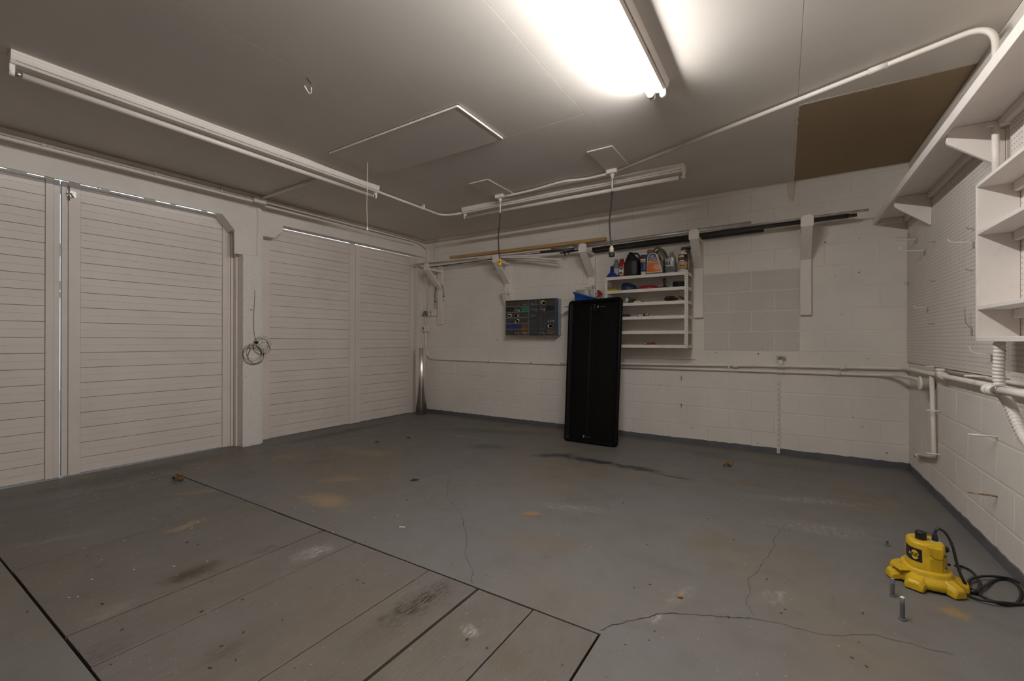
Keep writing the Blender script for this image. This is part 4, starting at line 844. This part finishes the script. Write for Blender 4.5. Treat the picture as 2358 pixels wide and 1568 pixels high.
# ---- leaning black tray
p_bl, p_br = Vector((-2.118, 4.487, .0)), Vector((-1.496, 4.479, .0))
p_tl, p_tr = hit(1309, 694, (0, 1, 0), 4.765), hit(1432.5, 683.5, (0, 1, 0), 4.765)
th = thing('black_tray', 'tall black plastic tray leaning upright against the metal shelf', 'tray', ((p_bl+p_br)/2+Vector((0, 0, 0))))
nrm = ((p_br-p_bl).cross(p_tl-p_bl)).normalized()
if nrm.y > 0: nrm = -nrm
def tp(u, v, d=0):  # u, v in 0..1
    return (p_bl*(1-u)+p_br*u)*(1-v)+(p_tl*(1-u)+p_tr*u)*v+nrm*d+Vector((0, 0, .004))
TW, TH_ = .64, 1.67
def rrect(inset, d, rad, k=5):
    out = []; iu, iv = inset/TW, inset/TH_; ru, rv = rad/TW, rad/TH_
    for cu, cv, a0 in ((iu+ru, iv+rv, PI), (1-iu-ru, iv+rv, 1.5*PI), (1-iu-ru, 1-iv-rv, 0), (iu+ru, 1-iv-rv, .5*PI)):
        for j in range(k+1):
            a = a0+j/k*PI/2; out.append(tp(cu+ru*math.cos(a), cv+rv*math.sin(a), d))
    return out
b = MB(); b.loft([rrect(.012, -.052, .04), rrect(.0, -.034, .045), rrect(.0, -.008, .045), rrect(.006, 0, .042), rrect(.026, .002, .034), rrect(.040, -.006, .03), rrect(.050, -.028, .026)], True); b.build('shell', m_tray, th)
for u0, u1 in ((.115, .885),):
    b = MB(); rings = []
    for v in (.045, .955): rings.append([tp(u0, v, -.0275), tp(u1, v, -.0275), tp(u1-.01, v, -.022), tp(.58, v, -.0205), tp(.56, v, -.0235), tp(.44, v, -.0235), tp(.42, v, -.0205), tp(u0+.01, v, -.022)])
    b.loft(rings, False); b.build('rib_panel', m_tray, th)
b = MB(); b.box(-.012, -.006, 0, .012, .006, .05, Matrix.Translation(tp(.985, .045, -.03))); b.build('hinge_tab', m_tray, th, .003)
m_glyph = plain('white_glyph', (.60, .57, .52), .5)
uu = (p_br-p_bl).normalized(); vv = (p_tl-p_bl).normalized()
def glyph(c0, sgn, size):
    for (a0, b0, a1, b1) in [(-.5, -.9, -.28, 1), (-.28, .72, .5, 1), (.28, -.25, .5, .72), (-.28, -.25, .28, 0), (-.28, -.9, -.02, -.72)]:
        q = [c0+uu*(sgn*x_*size)+vv*(sgn*y_*size)+nrm*.0012 for x_, y_ in ((a0, b0), (a1, b0), (a1, b1), (a0, b1))]; q2 = [p_-nrm*.0015 for p_ in q]
        bb = MB(); bb.add(q+q2, [(0, 1, 2, 3), (7, 6, 5, 4), (0, 4, 5, 1), (1, 5, 6, 2), (2, 6, 7, 3), (3, 7, 4, 0)]); yield bb
def emblem(px, py, sgn, dash):
    # solve the tray plane at that photo point
    k = hit(px, py, tuple(nrm), (p_bl+nrm*-.0190+Vector((0, 0, .004))).dot(nrm)); all_ = MB()
    for bb in glyph(k, sgn, .013): o_ = len(all_.v); all_.v += bb.v; all_.f += [[i+o_ for i in f] for f in bb.f]; all_.m += bb.m; all_.sm += bb.sm
    all_.build('emblem', m_glyph, th)
    q = k+uu*dash; b = MB(); b.add([q+uu*a+vv*c_+nrm*e for a, c_, e in [(-.028, -.002, .001), (.028, -.002, .001), (.028, .002, .001), (-.028, .002, .001)]], [(0, 1, 2, 3)]); b.build('emblem_line', plain('grey_glyph', (.16, .15, .14), .5), th)
emblem(1344, 1005, 1, .058); emblem(1377, 706, -1, .058)
for dy in (-4, .5, 5.5): k = hit(1369, 706+dy, tuple(nrm), (p_bl+nrm*-.0190+Vector((0, 0, .004))).dot(nrm)); MB().lathe(k, [(.0035, 0), (.003, .001)], 8, axis=nrm).build('rivet', m_glyph, th)
# ---- little ledge behind the tray with the blue tub, grey pail and red sprayer
tag(MB().box(-2.30, YB-.285, 1.560, -1.80, YB-.001, 1.578).build('ledge_board', m_wood_white, None, .002), 'small white ledge on the wall mostly hidden behind the black tray', 'shelf')
yb_ = 4.90; zb = 1.579
cx = ypt(1347, 680, yb_).x
th = thing('blue_tub', 'blue plastic tub with a slanting rim above the black tray', 'tub', (cx, yb_, zb), None)
b = MB(); rings = []
for a, z, tl in [(.105, .001, 0), (.125, .06, .0), (.138, .095, .25), (.156, .10, .30), (.158, .116, .30), (.150, .118, .30), (.132, .09, .25), (.11, .02, 0)]:
    rings.append([Vector((cx+a*math.cos(t_), yb_+a*.46*math.sin(t_), zb+z-tl*a*math.cos(t_))) for t_ in [2*PI*j/28 for j in range(28)]])
b.loft(rings); b.build('tub', m_pal('bright_blue_plastic', (.010, .06, .30)), th)
cx = ypt(1342, 670, yb_).x
th = thing('grey_pail', 'translucent grey pail sitting upside down in the blue tub', 'pail', (cx, yb_, zb+.03))
MB().lathe((cx, yb_, zb+.022), [(.098, 0), (.100, .01), (.094, .150), (.090, .156), (0, .157)], 26, sy=.45).build('pail', plain('translucent_grey', (.33, .32, .27), .4), th)
cx = ypt(1379, 672, 5.0).x; cy = 5.0
th = thing('red_sprayer', 'red trigger sprayer head poking up beside the blue tub', 'sprayer', (cx, cy, zb))
b = MB(); b.lathe((cx+.004, cy, zb), [(.032, 0), (.034, .01), (.034, .05), (.014, .075), (.012, .09)], 16); b.build('body', plain('clear_grey', (.35, .34, .32), .3), th)
b = MB(); T = Matrix.Translation((cx, cy, zb+.115))
b.prism([(-.012, -.03), (.010, -.03), (.016, .0), (.040, -.012), (.046, .012), (.030, .040), (-.002, .062), (-.018, .062), (-.022, .045), (-.012, .03)], lambda a, z: T @ Vector((a, -.013, z)), lambda a, z: T @ Vector((a, .013, z))); b.build('head', mb_red, th, .005)
b = MB(); b.tube([T @ Vector((-.010, 0, .030)), T @ Vector((-.035, 0, .018)), T @ Vector((-.045, 0, .016))], .005, 8, rad=[.006, .004, .003]); b.build('nozzle', mb_red, th)
MB().tube(smooth([T @ Vector((-.006, 0, .0)), T @ Vector((-.022, 0, -.012)), T @ Vector((-.030, 0, -.028))], 5), .0045, 8).build('trigger', mb_red, th)
# ---- shiny sheet metal tube in the corner
c0 = Vector((-4.768, 4.945, 0)); th = thing('metal_pipe', 'shiny round sheet-metal duct standing in the back left corner', 'duct', c0)
MB().lathe(c0, [(.086, .001), (.086, 1.026), (.084, 1.027), (.084, .003)], 40).build('sheet', m_chrome, th)
MB().box(-4.768-.002+.06, 4.945-.0640, .002, -4.768+.064, 4.945-.0600, 1.024).build('lock_seam', m_chrome, th)
# ---- slotted strip on the back wall
th = thing('shelf_standard', 'narrow slotted metal strip fixed low on the back wall', 'shelf strip', (-.040, YB, .05))
b = MB(); b.box(-.053, YB-.014, .012, -.0505, YB-.001, .742).box(-.0295, YB-.014, .012, -.027, YB-.001, .742).box(-.0505, YB-.014, .012, -.0295, YB-.0115, .742); b.build('channel', m_trim, th, .001, seg=1)
hb = MB(); z = .03
while z < .73: hb.box(-.0415, YB-.0148, z, -.0385, YB-.0138, z+.026); z += .0508
stuff(hb.build('slot', m_hole, th))

# ================================================================ RIGHT WALL
pb = tag(MB().box(XR-.012, 3.092, .955, XR-.001, YB-.004, 2.196).build('pegboard', m_peg, None), 'long white pegboard covering the right wall from the back corner', 'pegboard', 'pegboards')
pb = tag(MB().box(XR-.012, 1.60, .950, XR-.001, 3.060, 2.196).build('pegboard', m_peg, None), 'nearer white pegboard on the right wall behind the cabinet, cut off by the frame', 'pegboard', 'pegboards')
HX = .697
th = thing('high_shelf', 'long white shelf board high on the right wall with a front lip and triangular brackets', 'shelf', (.82, 3.3, 2.2))
MB().box(HX+.0205, 1.0, 2.241, XR-.001, YB-.002, 2.257).build('board', m_trim, th, .002)
MB().box(HX, 1.0, 2.203, HX+.020, YB-.002, 2.258).build('lip', m_trim, th, .0025)
MB().box(XR-.040, 1.0, 2.199, XR-.0015, YB-.002, 2.240).build('wall_cleat', m_trim, th, .002)
MB().box(HX+.021, YB-.045, 2.200, XR-.041, YB-.002, 2.240).build('end_cleat', m_trim, th, .002)
for y in (4.366, 3.115, 1.86):
    MB().prism([(HX+.030, 2.2400), (HX+.022, 2.175), (HX+.030, 2.160), (XR-.014, 1.995), (XR-.0125, 2.19), (XR-.0405, 2.197), (XR-.0405, 2.2400)], lambda x_, z_: (x_, y-.010, z_), lambda x_, z_: (x_, y+.010, z_)).build('gusset', m_trim, th, .002)
# cabinet with open shelves
CX0, CY1, CY0 = .789, 2.966, 1.75
th = thing('wall_cabinet', 'white open-front cabinet with shelves hung on the pegboard at the right edge', 'cabinet', (.86, 2.4, 1.138))
MB().box(CX0, CY1-.018, 1.138, XR-.013, CY1, 1.892).build('side_panel', m_trim, th, .002)
MB().box(CX0, CY0, 1.138, XR-.013, CY0+.018, 1.892).build('side_panel', m_trim, th, .002)
MB().box(CX0-.001, CY0+.0185, 1.876, XR-.013, CY1-.0185, 1.894).build('top_panel', m_trim, th, .002)
MB().box(CX0-.001, CY0+.0185, 1.137, XR-.013, CY1-.0185, 1.158).build('bottom_panel', m_trim, th, .002)
for z in (1.288, 1.648): MB().box(CX0+.001, CY0+.0185, z, XR-.020, CY1-.0185, z+.019).build('shelf', m_trim, th, .002)
for z in (1.845, 1.617, 1.257): MB().box(XR-.040, CY0+.02, z-.012, XR-.021, CY1-.036, z+.030).build('cleat', m_trim, th, .002)
# pegboard hooks
def hook(px, py, tpx, tpy, label, up=.02, clip=True, r=.0026, double=False, mat=None):
    B = rt(px, py, .013); E_ = hit(tpx, tpy, (0, 1, 0), B.y); L_ = max(.03, min(.22, B.x-E_.x)); dz = E_.z-B.z
    th = thing('peg_hook', label, 'hook', B, 'hooks on the pegboard')
    for k in ((-.012, .012) if double else (0,)):
        P = [B+Vector((0, k, 0)), B+Vector((-L_*.75, k, dz*.3)), B+Vector((-L_*.92, k, dz*.6+up*.25)), B+Vector((-L_, k, dz+up*.4))]
        MB().tube(smooth(P, 5), r, 8).build('prong', mat or m_fix_white, th)
    if clip:
        for k in ((-.012, .012) if double else (0,)): MB().box(B.x-.006, B.y+k-.004, B.z-.036, B.x-.001, B.y+k+.004, B.z+.006).build('clip', m_metal, th, .001, seg=1)
    return th
m_hk = m_fix_white
hook(2094, 538, 2052, 541, 'long single wire hook nearest the back corner on the pegboard')
hook(2111, 551, 2053, 548, 'long double wire hook just right of the corner hook', double=True)
hook(2130, 577, 2070, 571, 'long double wire hook, the next lower one near the corner', double=True)
hook(2154, 556, 2139, 556, 'short wire peg level with the corner hooks', clip=False, up=0, mat=m_metal)
hook(2243, 557, 2181, 553, 'long upturned white hook beside the cabinet')
hook(2243, 527, 2228, 523, 'short peg just above the long upturned hook', clip=False, up=0, mat=m_metal)
hook(2241, 622, 2233, 618, 'tiny peg on the pegboard by the cabinet middle', clip=False, up=0, mat=m_metal)
hook(2154, 647, 2142, 646, 'short grey peg midway down the pegboard', clip=False, up=0, mat=m_metal)
hook(2093, 650, 2109, 655, 'crooked grey hook low in the pegboard corner', up=0, mat=m_metal)
hook(2137, 709, 2104, 707, 'straight white hook on the lower pegboard')
hook(2153, 746, 2138, 745, 'short dark peg under the straight white hook', up=0, clip=False, mat=m_metal)
hook(2239, 758, 2221, 713, 'steeply tilted grey hook by the cabinet foot', mat=m_metal)
hook(2285, 818, 2231, 801, 'long thin curved hook below the cabinet')
# wooden pegs and nails in the block wall
for px, py, L_, lb in [(2297, 1006, .11, 'white peg in the lower right wall, upper of two'), (2297, 1143, .11, 'rusty peg in the lower right wall near the floor'), (2166, 947, .075, 'white peg holding the drop pipe halfway down'), (2166, 1047, .075, 'white peg holding the drop pipe at its elbow'), (2155, 845, .06, 'white peg just under the pegboard edge by the pipe tee'), (2280, 868, .10, 'white peg just under the pegboard edge by the ribbed conduit')]:
    B = rt(px, py, .0); m_ = plain('rusty_peg', (.38, .27, .15), .7, var=.5, scale=60) if 'rusty' in lb else m_fix_white
    tag(MB().tube([B+Vector((.02, 0, 0)), B+Vector((-L_, 0, .002))], .0048, 8).build('wall_peg', m_), lb, 'peg', 'pegs in the right wall')

# ================================================================ DOOR SIDE
# coil of wire on the post
cc = hit(592, 800, tuple(LN), BL@LN+.105)
th = thing('wire_coil', 'loose coil of brown wire hanging on the post between the doors', 'wire coil', cc)
lo = LWM.inverted() @ cc; rnd = random.Random(3); b = MB()
def loops(cs, cz, r0, r1, n, th0, squash=1.0):
    P = []
    for i in range(n*16+1):
        a = th0+i/16*2*PI; k = i//16; r = r0+(r1-r0)*((k*.618) % 1)
        P.append(LWM @ Vector((cs+(r*math.cos(a)+.020*math.sin(k*2.1)), .104+.006*(k % 3)+.01*math.sin(a+k), cz+r*squash*math.sin(a)*(1+.08*math.sin(k*2.9))+.022*math.cos(k*1.7))))
    return P
z_t = lo.z+.07
MB().tube(loops(lo.x+.035, lo.z-.075, .075, .118, 7, 1.2), .0016, 6).build('loop', plain('brown_wire', (.085, .062, .030), .6, .3), th)
MB().tube(loops(lo.x-.055, lo.z+.015, .055, .105, 5, 3.5), .0015, 6).build('loop', plain('brown_wire_b', (.095, .07, .035), .6, .3), th)
MB().lathe(LWM @ Vector((lo.x+.01, .096, lo.z+.055)), [(.016, 0), (.016, .028), (.01, .032)], 10, axis=LWM.to_3x3() @ Vector((0, 1, 0))).build('tie', m_rubber, th)
MB().tube(smooth([LWM @ Vector((lo.x+.002, .115, lo.z+.06)), LWM @ Vector((lo.x+.03, .112, lo.z+.13)), LWM @ Vector((lo.x+.035, .106, lo.z+.30)), LWM @ Vector((lo.x+.022, .100, lo.z+.62))], 6), .0020, 6).build('tail', plain('brown_wire_c', (.09, .065, .035), .6, .3), th)
b = MB(); p = hit(577, 713, tuple(LN), BL@LN+.096); b.tube([p, p+Vector((.03, 0, 0))], .004, 8)
tag(b.build('nail', m_metal), 'bent nail in the rough post above the wire coil', 'nail')

# ================================================================ FLOOR THINGS
# pool-cover pump
PC = Vector((.573, 2.775, 0)); th = thing('pump', 'yellow pump with black cap and cable standing on the floor at the right', 'pump', PC)
def pl(a, r, z): return Vector((PC.x+r*math.cos(a), PC.y+r*math.sin(a), z))
SE = lambda hw, hd, z, cx=0, cy=0, p=2.4, n=32: sell(hw, hd, z, PC.x+cx, PC.y+cy, n, p)
b = MB(); b.loft([SE(.106, .112, .012), SE(.112, .118, .016), SE(.112, .118, .034), SE(.106, .112, .046), SE(.094, .098, .056), SE(.090, .094, .060), SE(.090, .094, .074), SE(.086, .090, .080), SE(.076, .080, .083)]); b.build('base', m_yellow, th)
feet = [(-118, .150, .036), (-52, .150, .032), (-8, .142, .030), (196, .150, .030), (48, .140, .030), (138, .140, .032)]
for ang, R, hw in feet:
    a = math.radians(ang); er = Vector((math.cos(a), math.sin(a), 0)); et = Vector((-er.y, er.x, 0)); rings = []
    for r, w, zt, zb_ in [(.070, hw*.8, .066, .014), (.095, hw, .060, .012), (.118, hw, .052, .008), (R-.008, hw*.95, .046, .005), (R, hw*.82, .036, .005)]:
        c_ = PC+er*r; rings.append([c_-et*w+Vector((0, 0, zb_)), c_+et*w+Vector((0, 0, zb_)), c_+et*w+Vector((0, 0, zt-.018)), c_+et*w*.6+Vector((0, 0, zt)), c_-et*w*.6+Vector((0, 0, zt)), c_-et*w+Vector((0, 0, zt-.018))])
    MB().loft(rings, False).build('foot', m_yellow, th, .004)
MB().loft([SE(.098, .104, .002), SE(.098, .104, .013)]).build('strainer', m_black, th)
b = MB(); b.loft([SE(.073, .077, .080, 0, 0, 2.8), SE(.070, .074, .088, 0, 0, 2.8), SE(.066, .068, .186, -.004, 0, 2.8), SE(.064, .066, .194, -.004, 0, 2.8), SE(.058, .060, .200, -.004, 0, 2.8), SE(.050, .052, .202, -.004, 0, 2.8)]); b.build('body', m_yellow, th)
b = MB(); T = Matrix.Translation(PC+Vector((.018, -.069, 0))) @ Matrix.Rotation(math.radians(6), 4, 'Z')
b.prism([(-.026, .192), (.026, .192), (.026, .150), (.018, .140), (-.006, .142), (-.022, .160)], lambda a, z: T @ Vector((a, -.008, z)), lambda a, z: T @ Vector((a, .012, z))); b.build('top_boss', m_yellow, th, .004)
b = MB(); T2 = Matrix.Translation(PC+Vector((.018, -.069, 0))) @ Matrix.Rotation(math.radians(6), 4, 'Z'); b.box(-.022, -.004, .082, .026, .010, .142, T2); b.build('front_rib', m_yellow, th, .004)
# flat flap over the left foot
a = math.radians(208); T = Matrix.Translation(pl(a, .112, .066)) @ Matrix.Rotation(a, 4, 'Z'); MB().box(-.022, -.035, -.003, .026, .030, .003, T).build('flap', m_yellow, th, .002)
kx, ky = PC.x-.020, PC.y-.008
MB().lathe((kx, ky, .2015), [(.021, 0), (.021, .008), (.019, .010), (.021, .012), (.0205, .033), (.018, .037), (0, .038)], 20).build('cap', m_black, th)
MB().tube(smooth([(kx+.02, ky, .236), (kx+.035, ky+.004, .234), (kx+.05, ky+.006, .218)], 5), .0012, 6).build('tether', m_black, th)
MB().box(PC.x+.012, PC.y-.022, .2005, PC.x+.046, PC.y+.016, .2045).build('cable_plate', plain('pale_plate', (.50, .46, .38), .5), th, .002)
MB().lathe((PC.x+.030, PC.y-.006, .203), [(.013, 0), (.012, .012), (.008, .03), (.007, .034)], 14).build('cable_gland', m_black, th)
MB().lathe(PC+Vector((.064, .016, .165)), [(.014, 0), (.016, .006), (.012, .016)], 14, axis=(1, .15, 0)).build('side_knob', m_black, th)
MB().lathe(PC+Vector((.072, .02, .095)), [(.006, 0), (.006, .016)], 10, axis=(1, .1, 0)).build('screw', m_black, th)
# wrapped label on the left flank
def rad_at(z): f = (z-.088)/.098; return .0700-(.004)*f, .0740-(.006)*f
def on_body(an, z, o=.001):
    hw, hd = rad_at(z); c_, s_ = math.cos(an), math.sin(an); p = 2.8; return Vector((PC.x-.003*(z-.088)/.098+(hw+o)*math.copysign(abs(c_)**(2/p), c_), PC.y+(hd+o)*math.copysign(abs(s_)**(2/p), s_), z))
def wrap(a0, a1, z0, z1, o, mat, name, shear=0, n=10):
    b = MB(); vs = []
    for i in range(n+1):
        an = a0+(a1-a0)*i/n; sh = shear*i/n; vs += [on_body(an, z0+sh, o), on_body(an, z1+sh, o)]
    b.add(vs, [(2*i, 2*i+2, 2*i+3, 2*i+1) for i in range(n)], True); return b.build(name, mat, th)
R0 = math.radians
wrap(R0(178), R0(255), .113, .171, .0012, plain('label_black', (.012, .010, .012), .4), 'label')
b = MB(); ca, cz_ = R0(231), .142; vs = [on_body(ca, cz_, .0024)]+[on_body(ca+R0(15.5)*math.cos(t_), cz_+.021*math.sin(t_), .0024) for t_ in [2*PI*j/28 for j in range(28)]]
b.add(vs, [(0, 1+j, 1+(j+1) % 28) for j in range(28)], True); b.build('label_oval', plain('label_yellow', (.66, .45, .03), .4), th)
vs_, fs_ = text_geo('BUG', .0235, (.82, 1.0)); b = MB(); b.add([on_body(ca+u/.066, cz_+v, .0036) for u, v in vs_], fs_); b.build('lettering', plain('lettering_black', (.01, .01, .01), .5), th)
wrap(R0(205), R0(213), .146, .152, .0026, mb_red, 'label_stroke'); wrap(R0(205), R0(214), .138, .145, .0026, mb_white, 'label_stroke')
wrap(R0(305), R0(335), .112, .152, .0012, plain('small_print', (.45, .30, .05), .5), 'warning_label')
wrap(R0(303), R0(337), .153, .157, .0022, m_black, 'warning_mark'); wrap(R0(308), R0(328), .098, .110, .0014, mb_white, 'warning_label')
wrap(R0(311), R0(316), .100, .108, .0024, m_black, 'warning_mark'); wrap(R0(319), R0(325), .100, .108, .0024, m_black, 'warning_mark')
# power cable
P = [PC+Vector((.030, -.006, .232)), PC+Vector((.033, -.004, .252)), PC+Vector((.046, -.002, .262)), PC+Vector((.068, -.004, .245)), PC+Vector((.088, -.012, .195)), PC+Vector((.100, -.025, .12)), PC+Vector((.118, -.040, .055))]
f2 = lambda px, py, z=.0065: fl(px, py, z)
P += [f2(2236, 1356, .012), f2(2262, 1373), f2(2295, 1387), f2(2322, 1393), f2(2343, 1387), f2(2352, 1368), f2(2342, 1346), f2(2318, 1334), f2(2290, 1336), f2(2266, 1350, .016), f2(2240, 1362, .018), f2(2228, 1350), f2(2236, 1334, .016), f2(2262, 1327, .018), f2(2300, 1328, .016), f2(2335, 1335, .012), f2(2375, 1352)]
MB().tube(smooth(P, 6), .0058, 8).build('power_cable', m_rubber, th)
P = [f2(2200, 1303, .02), f2(2215, 1304, .008), f2(2238, 1316), f2(2254, 1338, .016), f2(2252, 1360, .018), f2(2236, 1364), f2(2218, 1362), f2(2235, 1374), f2(2270, 1383, .016), f2(2310, 1387, .018), f2(2350, 1391), f2(2380, 1389)]
MB().tube(smooth(P, 6), .0056, 8).build('power_cable', m_rubber, th)
# anchor bolts
m_bolt = plain('painted_bolt', (.13, .135, .15), .6, .2, bump=.4, bscale=300)
for (px, py), h, lb in [((2055, 1372), .080, 'grey anchor bolt standing out of the floor next to the pump foot'), ((2078, 1427), .094, 'tall grey anchor bolt nearest the viewer, with a bare pale tip'), ((2043, 1256), .034, 'short stub of an anchor bolt behind the pump')]:
    p = fl(px, py); o = thing('anchor_bolt', lb, 'bolt', p, 'anchor bolts in the floor'); q = [Vector((p.x, p.y, .0))]; r = .0085 if h > .05 else .006
    MB().lathe(p, [(.0125, 0), (.0125, .005), (.010, .007)], 10).build('washer', m_bolt, o)
    n_ = int(h*.62/.002); prof = []
    for i in range(n_): prof.append((r*(1.0 if i % 2 else .90), .008+i*.002))
    MB().lathe(p, prof+[(r*.9, .008+n_*.002), (r*.88, h-.006)], 12).build('shank', m_bolt, o)
    MB().lathe((p.x, p.y, h-.006), [(r*.9, 0), (r*.9, .004), (r*.7, .006)], 12).build('tip', m_trim if h > .09 else m_metal, o)
# leaves
def leaf(px, py, L_, w, rot, mat, label, curl=.012):
    p = fl(px, py); b = MB(); vs = []; n = 9; rnd = random.Random(px)
    for i in range(n):
        t_ = i/(n-1); ww = w*math.sin(PI*min(1, t_*1.02+.02))**.7*(1+.35*(-1)**i); z = .003+curl*math.sin(t_*PI*1.3)**2
        for s_ in (-1, 0, 1): vs.append((p.x+(t_-.5)*L_*math.cos(rot)-s_*ww*math.sin(rot), p.y+(t_-.5)*L_*math.sin(rot)+s_*ww*math.cos(rot), z+abs(s_)*curl*.7))
    b.add(vs, [(3*i+j, 3*i+3+j, 3*i+4+j, 3*i+1+j) for i in range(n-1) for j in (0, 1)], True); o = b.build('leaf', mat)
    md = o.modifiers.new('thick', 'SOLIDIFY'); md.thickness = .001
    return tag(o, label, 'leaf', 'dry leaves on the floor')
m_leafo = plain('orange_leaf', (.36, .17, .02), .7, var=.4, scale=60); m_leafb = plain('brown_leaf', (.16, .085, .03), .7, var=.4); m_leafd = plain('dark_leaf', (.05, .03, .018), .8)
leaf(1675, 1074, .075, .026, .4, m_leafo, 'orange dry leaf on the floor before the slotted wall strip', .02)
leaf(1682, 1072, .05, .02, 1.9, m_leafo, 'small piece of orange leaf beside the larger orange leaf', .018)
leaf(411, 1107, .13, .028, .25, m_leafb, 'curled brown leaf at the seam near the left door', .022)
leaf(955, 1107, .07, .016, .9, m_leafd, 'dark dry leaf alone in the middle of the floor', .006)
leaf(868, 1018, .05, .02, .3, m_leafb, 'small brown leaf near the right pair of doors', .006)
leaf(1167, 980, .07, .022, .1, m_leafo, 'yellow brown leaf near the back wall left of the black tray', .006)
leaf(940, 1008, .05, .012, .2, m_leafd, 'small dark leaf before the shiny duct', .004)
leaf(1566, 1375, .024, .014, .9, m_leafo, 'tiny tan leaf scrap above the long floor crack', .004)
rnd = random.Random(11)
def litter(name, label, cat, mat, n, area, s0, s1):
    b = MB()
    for i in range(n):
        x, y = area(rnd)
        if y > 5.02 or (4.3 < y and -2.35 < x < -1.4): continue
        s_ = rnd.uniform(s0, s1); a = rnd.uniform(0, PI); T = Matrix.Translation((x, y, .0008)) @ Matrix.Rotation(a, 4, 'Z'); b.box(-s_, -s_*rnd.uniform(.2, .5), 0, s_, s_*rnd.uniform(.2, .5), .0015, T)
    o = stuff(b.build(name, mat)); tag(o, label, cat)
litter('debris', 'scattered dark crumbs and leaf bits over the garage floor', 'debris', m_leafd, 150, lambda r: (lambda p: (p.x, p.y))((lambda x, q: fl(x, max(975, 1150-.19*x)+(q**2.0)*(1540-max(975, 1150-.19*x))))(r.uniform(60, 2000), r.random())), .002, .007)
litter('paint_flakes', 'scattered white paint flakes on the floor by the doors', 'debris', mb_white, 80, lambda r: (lambda p: (p.x, p.y))((lambda x, q: fl(x, 1150-.19*x+(q**1.5)*260))(r.uniform(150, 1000), r.random())), .002, .006)
tag(MB().box(-.018, -.004, 0, .018, .004, .003, Matrix.Translation(fl(926, 1214)) @ Matrix.Rotation(.4, 4, 'Z')).build('paint_chip', mb_white, None), 'single long white paint chip on the floor', 'debris')

# ---- small marks and fittings on the back wall
hb = MB(); rnd = random.Random(5)
for px, py in [(1143, 781), (1145, 783), (1163, 781), (1203, 782), (1254, 780), (1292, 780), (1296, 770), (1291, 692), (1107, 728), (1060, 702), (1065, 703), (1101, 771), (1045, 781), (1112, 858), (1116, 865), (1110, 866), (1519, 873), (1521, 886), (1515, 900), (1594, 985), (1745, 1021), (1930, 549), (1923, 555), (1979, 549), (1902, 629), (1923, 637), (1978, 627), (1938, 724), (1965, 961), (1986, 983), (2042, 1043), (1896, 826), (1997, 826), (1829, 877), (1676, 803), (1757, 803), (1746, 815), (1628, 812), (1648, 812), (1902, 516), (1900, 558)]:
    p = bk(px, py, .0012); r = rnd.uniform(.003, .0065); hb.lathe(p, [(r, 0), (r*.7, .0008)], 7, sx=1, sy=rnd.uniform(.5, 1.3), axis=(0, -1, 0))
stuff(hb.build('nail_hole', m_hole, wall_back))
for px, py, lb in [(1568, 870, 'upper of two small bent hooks low on the back wall right of the black tray'), (1568, 932, 'lower of two small bent hooks low on the back wall right of the black tray')]:
    p = bk(px, py, .012); tag(MB().tube(smooth([p+Vector((-.008, 0, .004)), p+Vector((0, -.004, .012)), p+Vector((.008, 0, .002)), p+Vector((.004, .006, -.014)), p+Vector((.002, .010, -.036))], 5), .0028, 7).build('wall_hook', m_metal), lb, 'hook', 'little hooks low on the back wall')
p = bk(1822, 440, .004); b = MB(); b.loft([[p+Vector((a*w_, -d_, z)) for a, d_ in ((-1, -.002), (1, -.002), (1, e_), (-1, e_))] for z, w_, e_ in ((-.10, .012, .004), (-.05, .022, .010), (.0, .026, .012), (.07, .034, .016), (.105, .030, .012))], False)
tag(b.build('plaster_lump', plain('bare_plaster', (.62, .56, .47), .8, bump=.4, bscale=50), None, .004), 'rough lump of plaster at the top of the back wall beside the bare ceiling board', 'plaster')
p = bk(1678, 845, .040); tag(MB().box(p.x-.008, p.y-.002, p.z-.030, p.x+.008, p.y+.002, p.z+.030).build('pipe_clip', m_pipe, None, .001), 'small pipe clip on the paired pipes under the porous block patch', 'clip')
